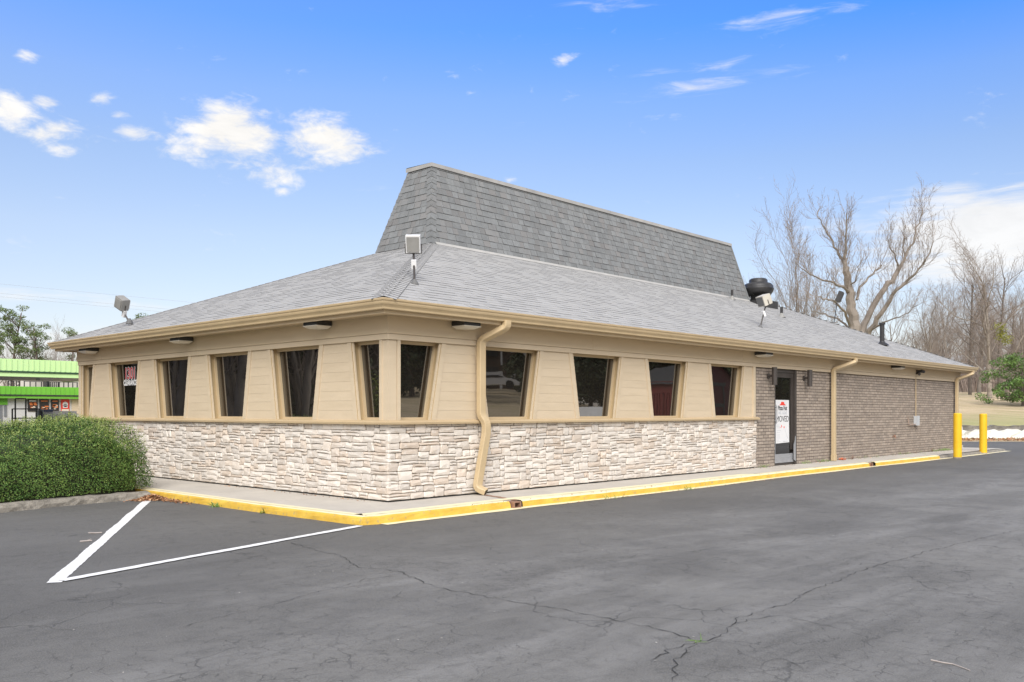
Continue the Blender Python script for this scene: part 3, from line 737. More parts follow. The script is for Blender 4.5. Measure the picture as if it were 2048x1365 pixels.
# soffit, fascia, gutter on all four sides
def ring_loft(prof, mb):          # prof (outward offset, z), open profile swept round the eaves
    cs = lambda o: [(-o, -o), (LR+o, -o), (LR+o, LL+o), (-o, LL+o)]
    vs = [(*c, z) for (o, z) in prof for c in cs(o)]
    mb.add(vs, [(k*4+i, k*4+(i+1)%4, (k+1)*4+(i+1)%4, (k+1)*4+i) for k in range(len(prof)-1) for i in range(4)])
b = MB(); ring_loft([(0.0, 2.479), (.322, 2.479), (.322, 2.455), (.338, 2.455), (.338, 2.62)], b); b.build('fascia', M_soffit, REST)
EO = .35
gp = [(.341, 2.50), (.395, 2.50), (.40, 2.506), (.402, 2.528), (.412, 2.545), (.428, 2.562), (.434, 2.58), (.434, 2.600), (.446, 2.606), (.450, 2.626), (.442, 2.632), (.434, 2.628), (.43, 2.60), (.345, 2.56)]
for side in range(4):
    b = MB(); cs = lambda o: [(-o, -o), (LR+o, -o), (LR+o, LL+o), (-o, LL+o)]
    vs = []
    for (o, z) in gp: vs += [(*cs(o)[side], z), (*cs(o)[(side+1) % 4], z)]
    b.add(vs, [(2*k, 2*k+1, 2*k+3, 2*k+2) for k in range(len(gp)-1)])
    b.build('gutter', M_gutter, REST, smooth=False)

# lower roof
ZE = 2.65; SF = .4246; SLf = .3946; RYc = LL/2; ZR = ZE+SF*(RYc+EO)
XA = -EO+(ZR-ZE)/SLf; XB = LR+EO-(ZR-ZE)/SF
E = [(-EO, -EO), (LR+EO, -EO), (LR+EO, LL+EO), (-EO, LL+EO)]
b = MB(); b.add([(*p, ZE-.012) for p in E]+[(XA, RYc, ZR-.012), (XB, RYc, ZR-.012)]+[(*p, ZE-.035) for p in E],
      [(0,1,5,4), (1,2,5), (2,3,4,5), (3,0,4), (6,7,1,0), (7,8,2,1), (8,9,3,2), (9,6,0,3)])
roof = b.build('roof', M_roofdeck, REST)
def tab_geom(w_, e, th, cut=1):     # local: x along course, y up slope, z out
    lap = .03
    return [(0,0,th),(w_,0,th),(w_,e+lap,.002),(0,e+lap,.002),(0,0,-.002),(w_,0,-.002)], [(0,1,2,3),(4,5,1,0),(0,3,4),(1,5,2)], [0,cut,cut,cut]
def shingle_plane(P0, U, S, ulo, uhi, slen, e, parent, mats, nparts, tag_, wr=(.14, .30), ths=(.0065, .0080), small='small_shingles', rs=1, visible=True):
    """P0 origin, U along, S up slope; ulo(s), uhi(s) bounds."""
    P0 = Vector(P0); U = Vector(U).normalized(); S = Vector(S).normalized(); N = U.cross(S)
    M3 = Matrix((U, S, N)).transposed().to_4x4(); rr = random.Random(rs); tabs = []
    ns = int(slen/e)
    for j in range(ns+1):
        s0 = j*e
        if s0 >= slen-.01: break
        sm = min(s0+e*.4, slen); ee = min(e, slen-s0)
        lo, hi = ulo(sm), uhi(sm)
        if hi-lo < .05: continue
        u = lo-rr.uniform(0, .2)
        while u < hi:
            w_ = rr.uniform(*wr); a, c = max(u, lo), min(u+w_, hi); u += w_
            if c-a < .02: continue
            tabs.append((a, s0, c-a-.003, ee, rr.choice(ths)*rr.uniform(.8, 1.2), rr.random()))
    def size(t):
        p = P0+U*(t[0]+t[2]/2)+S*t[1]; d = p-Vector((CX, CY, CZ)); D = d.x*VX+d.y*VY
        return -t[2]*t[3]*abs(N.dot(d.normalized()))/(D*D)
    jit_ = (.95, 1.05) if mats[0] is M_shing else (.8, 1.2)
    tabs = [(a_, b_, c_, d_, rr.choice(ths)*rr.uniform(*jit_), f_) for a_, b_, c_, d_, _, f_ in tabs]
    cutf = lambda th: 0 if (mats[0] is M_shing and th < .0072) else 1
    order = sorted(range(len(tabs)), key=lambda i: size(tabs[i])) if nparts else []
    sel = set(order[:nparts]); mb = MB()
    for i, (u, s0, w_, ee, th, va) in enumerate(tabs):
        o = P0+U*u+S*s0
        if i in sel:
            key = round(w_/.03)
            if (mats[0].name, key, round(th, 3), cutf(th)) not in TABS:
                m_ = MB(); vs, fs, mi = tab_geom(key*.03, e, th, cutf(th))
                m_.add(vs, fs); m_.mi = mi; TABS[(mats[0].name, key, round(th, 3), cutf(th))] = m_.mesh('shingle', mats)
            ob = link('shingle', TABS[(mats[0].name, key, round(th, 3), cutf(th))], parent)
            ob.matrix_local = Matrix.Translation(o) @ M3 @ Matrix.Diagonal((w_/(key*.03) if key else 1, ee/e, 1, 1))
        else:
            vs, fs, mi = tab_geom(w_, ee, th, cutf(th)); mb.vary = va
            vs = [o+U*x+S*y+N*z for x, y, z in vs]; k0 = len(mb.f); mb.add(vs, fs); mb.mi[k0:] = mi
    if mb.f: mb.build(small, mats, parent, kind='stuff')
TABS = {}
e_ = .142
def up(sl): return sqrt(1+sl*sl)
# front plane
lenF = (RYc+EO)*up(SF)
shingle_plane((-EO, -EO-.03, ZE-.0127), (1,0,0), (0,1,SF), lambda s: max(0, (s/up(SF)-.03)*SF/SLf), lambda s: (LR+2*EO)-max(0, s/up(SF)-.03), lenF+.02, e_, roof, [M_shing, M_butt], 300, 'F', rs=5)
lenL = (XA+EO)*up(SLf)
shingle_plane((-EO-.03, LL+EO, ZE-.0118), (0,-1,0), (1,0,SLf), lambda s: max(0, (s/up(SLf)-.03)*SLf/SF), lambda s: (LL+2*EO)-max(0, (s/up(SLf)-.03)*SLf/SF), lenL+.02, e_, roof, [M_shing, M_butt], 0, 'L', rs=6)
shingle_plane((LR+EO+.03, -EO, ZE-.0127), (0,1,0), (-1,0,SF), lambda s: max(0, s/up(SF)-.03), lambda s: (LL+2*EO)-max(0, s/up(SF)-.03), (LR+EO-XB)*up(SF), e_, roof, [M_shing, M_butt], 0, 'R', wr=(.3, .5), rs=7)
shingle_plane((LR+EO, LL+EO+.03, ZE-.0127), (-1,0,0), (0,-1,SF), lambda s: s/up(SF)+.12, lambda s: (LR+2*EO)-(s/up(SF)*SF/SLf+.16), lenF-.1, e_*2, roof, [M_shing, M_butt], 0, 'B', wr=(.5, .9), rs=8)
def hip_caps(a, c, n1_, n2_, parent, mats, half=.13, e=.14, name='hip_shingle', lift=.012, butt=.002):
    a = Vector(a); c = Vector(c); t = (c-a).normalized(); n1_ = Vector(n1_).normalized(); n2_ = Vector(n2_).normalized()
    s1 = n1_.cross(t).normalized(); s2 = t.cross(n2_).normalized()
    if s1.z > 0: s1 = -s1
    if s2.z > 0: s2 = -s2
    if abs(s1.z) < 1e-3 or (s1-s2).length < 1e-3: pass
    L_ = (c-a).length; k = 0; up_ = (n1_+n2_).normalized()
    while k*e < L_:
        p = a+t*k*e+up_*lift; q = a+t*min(k*e+e+.03, L_)+up_*(lift-.005); m_ = MB()
        pt, qt = p+up_*butt, q
        vs = [pt, qt, p+s1*half+n1_*butt*.7, q+s1*half, p+s2*half+n2_*butt*.7, q+s2*half, p-up_*.005, p+s1*half-n1_*.006, p+s2*half-n2_*.006]
        m_.add(vs, [(0,1,3,2), (0,4,5,1), (2,7,6,0), (0,6,8,4)]); m_.mi = [0,0,1,1]; m_.va = [random.random()]*4
        m_.build(name, mats, parent); k += 1
NF = (0, -SF, 1); NL = (-SLf, 0, 1); NR = (SF, 0, 1); NBk = (0, SF, 1)
hip_caps((-EO-.02, -EO-.02, ZE), (4.33, 4.0, ZE+SF*4.35), NL, NF, roof, [M_shing, M_butt], half=.16)
hip_caps((LR+EO, -EO, ZE), (XB, RYc, ZR), NF, NR, roof, [M_shing, M_butt], e=.2, half=.1)
hip_caps((-EO, LL+EO, ZE), (4.33, 5.69, ZE+SF*4.35), NBk, NL, roof, [M_shing, M_butt], e=.14, half=.1)
b = MB(); b.tube([(16.9, RYc, ZR), (XB, RYc, ZR+.005)], .05, 8); b.build('ridge_cap', M_shing, roof)

# mansard hut
X0b, X1b, Y0b, Y1b, ZMb = 4.33, 16.86, 4.0, LL-4.0, ZE+SF*4.35+.01
X0t, X1t, Y0t, Y1t, ZMt = 4.80, 16.64, 4.50, LL-4.5, 6.20
b = MB()
b.add([(X0b,Y0b,ZMb-.25),(X1b,Y0b,ZMb-.25),(X1b,Y1b,ZMb-.25),(X0b,Y1b,ZMb-.25),(X0b,Y0b,ZMb),(X1b,Y0b,ZMb),(X1b,Y1b,ZMb),(X0b,Y1b,ZMb),(X0t,Y0t,ZMt),(X1t,Y0t,ZMt),(X1t,Y1t,ZMt),(X0t,Y1t,ZMt)],
      [(0,1,5,4),(1,2,6,5),(2,3,7,6),(3,0,4,7),(4,5,9,8),(5,6,10,9),(6,7,11,10),(7,4,8,11),(8,9,10,11)])
mans = b.build('mansard', M_roofdeck, REST)
HZ = ZMt-ZMb
Sf = Vector((0, Y0t-Y0b, HZ)); lf = Sf.length
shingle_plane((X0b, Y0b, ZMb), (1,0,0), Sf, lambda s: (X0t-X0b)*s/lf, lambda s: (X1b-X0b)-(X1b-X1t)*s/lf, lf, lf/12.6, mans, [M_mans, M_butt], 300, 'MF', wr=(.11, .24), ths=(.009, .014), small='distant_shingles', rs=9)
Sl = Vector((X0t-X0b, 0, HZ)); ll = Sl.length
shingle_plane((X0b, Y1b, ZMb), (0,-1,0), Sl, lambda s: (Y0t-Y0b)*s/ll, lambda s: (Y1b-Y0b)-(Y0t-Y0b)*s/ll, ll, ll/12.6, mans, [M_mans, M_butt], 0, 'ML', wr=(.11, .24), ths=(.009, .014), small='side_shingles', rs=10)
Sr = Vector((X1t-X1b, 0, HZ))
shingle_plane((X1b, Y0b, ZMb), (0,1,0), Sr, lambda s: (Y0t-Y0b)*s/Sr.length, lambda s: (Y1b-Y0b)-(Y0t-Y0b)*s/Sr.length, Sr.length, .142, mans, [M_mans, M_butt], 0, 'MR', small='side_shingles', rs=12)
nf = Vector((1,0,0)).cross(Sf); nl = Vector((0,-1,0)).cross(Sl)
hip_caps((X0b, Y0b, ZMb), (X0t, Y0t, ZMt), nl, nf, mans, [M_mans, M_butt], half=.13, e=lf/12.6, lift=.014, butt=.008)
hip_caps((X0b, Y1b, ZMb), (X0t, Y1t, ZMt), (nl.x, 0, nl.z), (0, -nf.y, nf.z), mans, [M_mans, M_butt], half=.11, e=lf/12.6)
# right rake trim and top coping
b = MB(); b.tube([(X1b+.01, Y0b-.01, ZMb), (X1t+.01, Y0t-.01, ZMt)], .028, 6); b.build('rake_trim', M_mans, mans)
xs = [X0t-.045, 7.6, 10.7, 13.7, X1t+.05]
for a, c in zip(xs, xs[1:]):
    b = MB(); z0 = ZMt
    b.add([(a, Y0t-.05, z0-.045), (c-.008, Y0t-.05, z0-.045), (c-.008, Y0t-.045, z0+.03), (a, Y0t-.045, z0+.03), (a, Y1t+.05, z0+.05), (c-.008, Y1t+.05, z0+.05), (a, Y0t-.01, z0-.05), (c-.008, Y0t-.01, z0-.05)],
          [(0,1,2,3), (3,2,5,4), (6,7,1,0), (0,3,6), (1,7,2)]); b.build('coping', M_cap, mans)
b = MB(); b.add([(X0t-.046, Y0t-.05, ZMt-.045), (X0t-.046, Y1t+.05, ZMt-.045), (X0t-.045, Y1t+.05, ZMt+.035), (X0t-.045, Y0t-.045, ZMt+.03)], [(0,1,2,3)]); b.build('coping', M_cap, mans)
# flashing strip where the hut meets the lower roof
b = MB(); b.add([(X0b+.1, Y0b-.055, ZMb-.022), (X1b, Y0b-.055, ZMb-.022), (X1b, Y0b-.012, ZMb+.035), (X0b+.1, Y0b-.012, ZMb+.035)], [(0,1,2,3)]); b.build('flashing', mat('pale_flashing', (.42, .41, .39), (.36, .355, .34), 3, .6), mans)

# downspouts
def downspout(pts, wid=.12, dep=.08, wdir=(1,0,0), open_end=False, straps=()):
    m_ = MB(); P = [Vector(p) for p in pts]
    # soften elbows
    Q = [P[0]]
    for i in range(1, len(P)-1):
        a, c = (P[i-1]-P[i]), (P[i+1]-P[i]); r = min(.06, a.length*.45, c.length*.45)
        p0 = P[i]+a.normalized()*r; p1 = P[i]+c.normalized()*r
        for t in (0, .33, .67, 1): Q.append(p0.lerp(P[i], t).lerp(P[i].lerp(p1, t), t))
    Q.append(P[-1]); m_.rect_tube(Q, wid, dep, wdir)
    o = m_.build('downspout', M_gutter, REST)
    for (z, x, y) in straps:
        q = MB(); q.box((x-wid/2-.03, y, z), (x+wid/2+.03, y+.012, z+.025)); q.box((x-wid/2-.006, y-dep-.004, z), (x+wid/2+.006, y-dep+.004, z+.03)); q.build('strap', M_gutter, o)
    if open_end:
        q = MB(); e2_, e1_ = P[-1], P[-2]; t = (e2_-e1_).normalized(); q.rect_tube([e2_+t*.001, e2_+t*.004], wid-.02, dep-.018, wdir); q.build('mouth', mat('spout_inside', (.07, .06, .03), rough=.8), o)
    q = MB(); zc = P[3].z if len(P) > 3 else 1; q.rect_tube([Vector((P[2].x, P[2].y, 1.25)), Vector((P[2].x, P[2].y, 1.262))], wid+.008, dep+.008, wdir)
    return o
downspout([(1.80, -.385, 2.52), (1.80, -.385, 2.43), (1.60, -.085, 2.25), (1.60, -.085, 1.20), (1.655, -.13, 1.10), (1.655, -.13, .95), (1.52, -.085, .19), (1.58, -.20, .135)], open_end=True)
downspout([(13.86, -.385, 2.52), (13.86, -.385, 2.43), (13.36, -.075, 2.24), (13.36, -.075, .12)])
downspout([(22.93, -.385, 2.52), (22.93, -.385, 2.43), (22.42, -.075, 2.24), (22.42, -.075, .12)])
b = MB(); b.rect_tube([(13.36, -.075, .24), (13.36, -.075, .10)], .135, .10, (1,0,0)); b.build('downspout_boot', M_gutter, REST)

# door
dr_ = MB(); y0 = .03
dr_.box((DX0, y0, .10), (DX0+.03, y0+.1, 2.165)); dr_.box((DX1-.09, y0-.02, .10), (DX1, y0+.1, 2.165)); dr_.box((DX0+.03, y0, 2.10), (DX1-.09, y0+.1, 2.165)); dr_.box((DX0+.03, y0+.02, .10), (DX1-.09, y0+.1, .135))
door = dr_.build('door', M_bronze, REST)
q = MB(); q.box((DX0+.035, y0+.012, .42), (DX0+.085, y0+.06, 2.095)); q.box((DX1-.20, y0+.012, .42), (DX1-.095, y0+.06, 2.095)); q.box((DX0+.085, y0+.012, 1.99), (DX1-.20, y0+.06, 2.095)); q.build('door_leaf_frame', M_bronze, door)
q = MB(); q.box((DX0+.035, y0+.010, .145), (DX1-.096, y0+.06, .335)); q.build('kick_rail', M_alu, door)
q = MB(); q.box((DX0+.035, y0+.008, .336), (DX0+.07, y0+.06, .98)); q.build('silver_stile', M_alu, door)  # silver lower piece of the left stile
q = MB(); q.add([(DX1-.155, y0-.024, .20), (DX1-.05, y0-.024, .16), (DX1-.05, y0-.024, .72), (DX1-.09, y0-.024, .70), (DX1-.115, y0-.024, .56), (DX1-.155, y0-.024, .52)], [(0,1,2,3,4,5)])
q.add([(DX1-.155, y0-.018, .20), (DX1-.05, y0-.018, .16), (DX1-.05, y0-.018, .72), (DX1-.155, y0-.018, .52)], [(3,2,1,0)]); q.build('silver_patch', M_alu, door)  # irregular silver patch low on the right jamb
q = MB(); q.add([(DX0+.07, y0+.03, .336), (DX1-.19, y0+.03, .336), (DX1-.19, y0+.03, 2.0), (DX0+.07, y0+.03, 2.0)], [(0,1,2,3)]); q.build('door_pane', M_glass, door)
q = MB(); q.tube([(DX0+.055, y0-.02, 1.0), (DX0+.055, y0-.035, 1.03), (DX0+.055, y0-.035, 1.37), (DX0+.055, y0-.02, 1.40)], .011, 8); q.tube([(DX0+.055, y0-.035, 1.05), (DX0+.055, y0+.012, 1.05)], .016, 8); q.tube([(DX0+.055, y0-.035, 1.35), (DX0+.055, y0+.012, 1.35)], .016, 8)
q.build('door_handle', M_alu, door)

# text helper
def text_mesh(body, size, T, u, z, d, m, parent, name='lettering', sx=1.0, align='LEFT', bold=0.0):
    cu = bpy.data.curves.new('t', 'FONT'); cu.body = body; cu.size = size; cu.align_x = align; cu.offset = bold; cu.extrude = .001
    o = bpy.data.objects.new('t', cu); COL.objects.link(o); dg = bpy.context.evaluated_depsgraph_get(); me = bpy.data.meshes.new_from_object(o.evaluated_get(dg))
    COL.objects.unlink(o); bpy.data.objects.remove(o)
    n = len(me.vertices); co = np.empty(n*3, dtype=np.float32); me.vertices.foreach_get('co', co); co = co.reshape(-1, 3)
    off = WLOC.get(parent, (0,0,0))
    new = np.array([T(u+c[0]*sx, d-c[2], z+c[1]) for c in co], dtype=np.float32)-np.array(off, dtype=np.float32)
    me.vertices.foreach_set('co', new.ravel()); me.materials.clear(); me.materials.append(m); me.update(); me.name = name
    ob = link(name, me, parent); WLOC[ob] = off; return ob
# notice on the door
PY = y0+.026
px0, px1, pz0, pz1 = DX0+.125, DX0+.755, .565, 1.505
NOT = thing('notice_poster', 'white paper moved notice with a red roof logo taped inside the glass door', 'poster', (px0, PY, pz0))
q = MB(); q.add([(px0, PY, pz0), (px1, PY, pz0+.015), (px1-.01, PY, pz1), (px0-.01, PY, pz1+.0)], [(0,1,2,3)]); q.build('sheet', M_paper, NOT)
cxm = (px0+px1)/2
q = MB(); q.prism([(cxm-.15, 1.39), (cxm+.15, 1.39), (cxm+.13, 1.405), (cxm+.085, 1.42), (cxm+.06, 1.465), (cxm-.06, 1.465), (cxm-.085, 1.42), (cxm-.13, 1.405)], PY-.002, PY-.001, TR); q.build('logo_roof', M_logo, NOT)
text_mesh('Pizza Hut', .135, TR, cxm, 1.285, PY-.0015, M_ink, NOT, align='CENTER', sx=.82, bold=.003)
text_mesh('WE HAVE', .10, TR, cxm, 1.19, PY-.0015, M_faintink, NOT, align='CENTER', sx=.95)
text_mesh('MOVED', .18, TR, cxm, 1.035, PY-.0015, M_ink, NOT, align='CENTER', sx=.95)
q = MB(); rr = random.Random(1)
for z in (.96, .93, .90, .84, .80, .745, .70, .66, .63, .60):
    x = px0+.04
    while x < px0+.04+rr.uniform(.08, .2): q.box((x, PY-.0018, z), (x+.03, PY-.001, z+.007)); x += .04
for i in range(7): q.box((cxm+.02+i*.035, PY-.0018, .60), (cxm+.045+i*.035, PY-.001, .612))
q.build('small_print', M_faintink, NOT)
q = MB(); q.box((cxm-.12, PY-.0018, .90), (cxm-.10, PY-.001, .92)); q.box((cxm-.06, PY-.0018, .91), (cxm-.03, PY-.001, .96)); q.box((cxm+.05, PY-.0018, .895), (cxm+.09, PY-.001, .93)); q.build('red_marks', M_logo, NOT)
q = MB(); q.tube([(cxm+.23, PY-.002, .95), (cxm+.12, PY-.002, .85), (cxm+.18, PY-.002, .75), (cxm+.25, PY-.002, .66)], .002, 4); q.build('map_line', M_faintink, NOT)

# house number decal in the second window from the far left end
dd = .125-.003
AD = thing('number_decal', 'red and white 1301 number decal high in the second window from the far left corner', 'number decal', (dd, 7.6, 1.9))
TLm = lambda u, d, z: (d, -u, z)
text_mesh('1301', .30, TLm, -7.66, 1.865, dd-.002, M_paper, AD, 'number_outline', sx=.80, align='CENTER', bold=.016)
text_mesh('1301', .30, TLm, -7.66, 1.865, dd-.005, mat('decal_red', (.50, .05, .06), rough=.4), AD, 'number', sx=.80, align='CENTER', bold=.004)
text_mesh('CLEARANCE', .135, TLm, -7.66, 1.745, dd-.003, M_paper, AD, 'street_word', sx=.72, align='CENTER', bold=.006)

# eave lights
def eave_light(u, T, lab):
    x, y, z = T(u, -.17, 2.478); t = thing('eave_light', lab, 'eave light', (x, y, z), 'black eave lights with pale lenses')
    q = MB(); vs = []
    for (hu, d0, d1, zz) in ((.150, -.29, -.05, 2.477), (.155, -.30, -.05, 2.445), (.15, -.295, -.05, 2.412)):
        vs += [T(u-hu, d0, zz), T(u+hu, d0, zz), T(u+hu, d1, zz), T(u-hu, d1, zz)]
    q.add(vs, [(0,1,2,3)]+[(k*4+i, k*4+(i+1)%4, k*4+4+(i+1)%4, k*4+4+i) for k in range(2) for i in range(4)]+[(8,11,10,9)]); q.build('housing', M_black, t)
    q = MB(); vs = []
    for (hu, d0, d1, zz) in ((.158, -.312, -.06, 2.411), (.155, -.305, -.06, 2.402), (.09, -.24, -.08, 2.370)):
        vs += [T(u-hu, d0, zz), T(u+hu, d0, zz), T(u+hu, d1, zz), T(u-hu, d1, zz)]
    q.add(vs, [(k*4+i, k*4+(i+1)%4, k*4+4+(i+1)%4, k*4+4+i) for k in range(2) for i in range(4)]+[(8,9,10,11)]); q.build('lens', M_lens, t)
eave_light(1.22, TR, 'eave light between the building corner and the front downspout')
eave_light(9.72, TR, 'eave light above the last trapezoid window, left of the glass door')
eave_light(17.2, TR, 'eave light above the long brick wall, near the security camera')
eave_light(1.28, TL, 'eave light on the short side nearest the building corner')
eave_light(5.10, TL, 'middle eave light of the three on the short side')
eave_light(8.80, TL, 'eave light at the far left end of the short side')
# sconces
def sconce(x, lab):
    t = thing('wall_sconce', lab, 'wall light', (x, BY, 2.0), 'bronze cylinder wall lights beside the door')
    c = (x, -.13, 0); q = MB(); n_ = 20
    q.revolve([(.0, 1.86), (.045, 1.86), (.047, 1.815), (.056, 1.812), (.057, 2.18), (.052, 2.185), (.05, 2.15), (.0, 2.15)], c, n_); q.build('cylinder', M_bronze, t, smooth=False)
    q = MB(); q.tube([(x, -.08, 2.0), (x, BY-.01, 2.0)], .022, 10); q.build('arm', M_bronze, t)
    q = MB(); q.tube([(x, BY-.022, 2.0), (x, BY-.001, 2.0)], .058, 16); q.build('wall_plate', M_bronze, t)
sconce(10.27, 'bronze cylinder wall light left of the glass door'); sconce(11.96, 'bronze cylinder wall light right of the glass door')

# security camera, conduit, box
SCm = thing('security_camera', 'small dark dome camera under the eave on the brick end', 'camera', (19.0, -.05, 2.4))
q = MB(); q.box((18.94, -.07, 2.30), (19.04, -.04, 2.42)); q.build('mount', M_bronze, SCm)
q = MB(); q.tube([(19.0, -.07, 2.38), (19.02, -.16, 2.39), (19.08, -.22, 2.37)], [.035, .045, .04], 12); q.build('lamp_head', M_black, SCm)
q = MB(); q.tube([(18.98, -.07, 2.33), (18.90, -.15, 2.30)], [.03, .04], 12); q.build('camera_head', M_bronze, SCm)
JB = thing('junction_box', 'grey electrical box on the brick wall below the camera', 'electrical box', (19.02, 0, .85))
q = MB(); q.box((18.93, -.075, .87), (19.10, BY-.002, 1.13)); q.build('box', mat('box_grey', (.48, .50, .52), rough=.5), JB)
q = MB(); q.box((18.925, -.085, .865), (19.105, -.077, 1.135)); q.build('cover', mat('box_grey', (.48, .50, .52)), JB)
q = MB(); q.tube([(18.96, -.03, 1.13), (18.96, -.03, 2.31)], .012, 6); q.build('riser_conduit', M_trim, JB)
q = MB(); q.tube([(18.93, -.03, .90), (18.45, -.03, .89), (18.40, -.03, .92), (18.38, -.03, 1.05), (18.30, -.03, 1.08)], .014, 6); q.build('side_conduit', mat('conduit_pinkish', (.36, .27, .22), rough=.6), JB)
SP = thing('hose_bib', 'small rusty tap stub low on the brick wall', 'tap', (17.35, 0, .55))
q = MB(); q.tube([(17.35, BY, .58), (17.35, -.05, .58), (17.35, -.06, .54)], .016, 8); q.build('pipe', M_rust, SP); q = MB(); q.tube([(17.35, -.03, .60), (17.35, -.03, .63)], .03, 8); q.build('valve_handle', M_rust, SP)

# roof fittings
def zf(x, y): return ZE+min(SF*(y+EO), SLf*(x+EO), SF*(LR+EO-x), SF*(LL+EO-y))
def pipe_vent(x, y, h, r, lab, capd=False):
    z = zf(x, y); t = thing('vent_pipe', lab, 'roof vent', (x, y, z))
    q = MB(); q.tube([(x, y, z-.05), (x, y, z+h)], r, 12); q.build('pipe', M_black, t)
    q = MB(); q.revolve([(r*3, -.02-.0), (r*2.2, .03), (r*1.3, .07), (r*1.05, .10)], (x, y, z), 14); q.build('flashing_boot', M_grey if not capd else M_black, t)
    if capd: q = MB(); q.revolve([(r, h-.04), (r*1.35, h-.04), (r*1.35, h+.01), (0, h+.02)], (x, y, z), 14); q.build('cap', M_black, t)
pipe_vent(15.6, 3.84, .27, .035, 'small dark vent pipe just below the hut roof, left of the black fan')
pipe_vent(18.05, 3.95, .30, .035, 'dark vent pipe just right of the black roof fan')
pipe_vent(15.96, 2.52, .27, .04, 'dark vent pipe on the open roof slope below the fan')
pipe_vent(18.89, .88, .62, .065, 'tall black flue pipe with collar near the right end of the roof', True)
fx, fy = 17.35, 3.95; fz = zf(fx, fy)
FAN = thing('exhaust_fan', 'black mushroom exhaust fan on a square curb at the right end of the hut roof', 'roof fan', (fx, fy, fz))
q = MB(); q.box((fx-.42, fy-.42, fz-.25), (fx+.42, fy+.42, fz+.05)); q.build('curb', M_black, FAN)
q = MB(); q.revolve([(.22, .05), (.22, .22), (.30, .26), (.36, .24), (.43, .34), (.455, .42), (.455, .44), (.44, .45), (.43, .52), (.38, .58), (.28, .61), (.27, .62), (.265, .70), (.22, .735), (0, .745)], (fx, fy, fz), 32); q.build('dome', M_black, FAN, smooth=True)
q = MB()
for k in range(8): a = k*pi/4; q.tube([(fx+.3*cos(a), fy+.3*sin(a), fz+.24), (fx+.42*cos(a), fy+.42*sin(a), fz+.36)], .012, 5)
q.build('struts', M_grey, FAN)

def floodlight(base, head, size, fwd, lab, hm, backm, jb=True, polem=None, yoke=True, roll=0, face=None):
    base = Vector(base); head = Vector(head); fwd = Vector(fwd).normalized(); side = fwd.cross(Vector((0,0,1))).normalized(); upv = side.cross(fwd)
    rq = Quaternion(fwd, roll); side.rotate(rq); upv.rotate(rq)
    t = thing('floodlight', lab, 'floodlight', base)
    sw, sh, sd = size; pm_ = polem or M_bronze
    neck = head-upv*sh*.55
    q = MB(); q.tube([base+Vector((0,0,-.03)), base.lerp(neck, .45), neck], .016, 8); q.build('pole', pm_, t)
    q = MB(); q.revolve([(.065, -.05), (.055, .0), (.03, .04), (.018, .055)], base, 12); q.build('base_boot', mat('lead_boot', (.13, .13, .13), rough=.7), t)
    if jb:
        p = base.lerp(neck, .62); q = MB(); q.obox(p, (side, fwd, upv), (.035, .028, .065)); q.build('conduit_box', M_white, t)
    q = MB(); q.obox(head, (side, fwd, upv), (sw/2, sd/2, sh/2)); q.build('housing', hm, t)
    q = MB(); q.obox(head+fwd*(sd/2+.006), (side, fwd, upv), (sw/2-.02, .008, sh/2-.02)); q.build('glass_face', face or mat('lamp_glass', (.12, .12, .12), rough=.15), t)
    q = MB(); q.obox(head-fwd*(sd/2+.012), (side, fwd, upv), (sw*.42, .014, sh*.42)); q.build('rear_panel', backm, t)
    if yoke:
        q = MB(); a0 = head+side*(sw/2+.012); a1 = head-side*(sw/2+.012)
        q.tube([a0, a0+upv*(-sh*.55), neck, a1+upv*(-sh*.55), a1], .008, 6); q.build('yoke', pm_, t)
vdir = Vector((VX, VY, 0)); rdir = Vector((RX, RY, 0))
# 1: near corner, grey tray towards the camera and its white rim leaning back
h1 = pp(826.5, 488, 12.75); b1 = Vector((.89, .51, 3.03))
f1 = (-vdir + Vector((0,0,-.55)))
floodlight(b1, h1, (.205, .245, .10), vdir+Vector((0,0,.35)), 'white and grey floodlight on the roof slope above the near corner', M_white, M_grey)
h2 = pp(244, 607, 17.0); b2 = pp(259, 643, 17.0)
floodlight(b2, h2, (.22, .22, .16), rdir*(-.5)+vdir*(-.75)+Vector((0,0,-.15)), 'grey floodlight tilted back on the far left hip of the roof', M_grey, M_white, yoke=True, roll=-.5, face=M_grey)
h3 = pp(1528, 601, 20.8); b3 = Vector((11.6, .89, 3.18))
floodlight(b3, h3, (.24, .24, .22), rdir*(-.8)+vdir*(-.35)+Vector((0,0,-.35)), 'beige floodlight on a short post in front of the black roof fan', M_beige, M_beige)
h4 = pp(1679, 594, 28.5); b4 = pp(1667, 652, 28.5)
floodlight(b4, h4, (.24, .34, .14), rdir*(-.8)+vdir*(.3)+Vector((0,0,.35)), 'black floodlight on a slim bent post beyond the right hip of the roof', M_black, M_black, jb=False, polem=M_black, yoke=False)

# bollards
def bollard(x, y, h, lab):
    t = thing('bollard', lab, 'bollard', (x, y, 0), 'yellow steel bollards at the sidewalk end')
    q = MB(); r = .105; q.revolve([(r, -.02), (r, h-.03), (r*.97, h-.012), (r*.8, h), (0, h+.004)], (x, y, 0), 28); q.build('post', M_boll, t, smooth=False)
    q = MB(); q.revolve([(r+.004, 0), (r+.004, .02), (r+.001, .03)], (x, y, .0), 24); q.build('collar', M_kerbgrey, t)
bollard(18.55, -1.25, 1.21, 'nearer yellow bollard, left of the two at the sidewalk end')
bollard(21.95, -.95, 1.19, 'farther yellow bollard, right of the two at the sidewalk end')

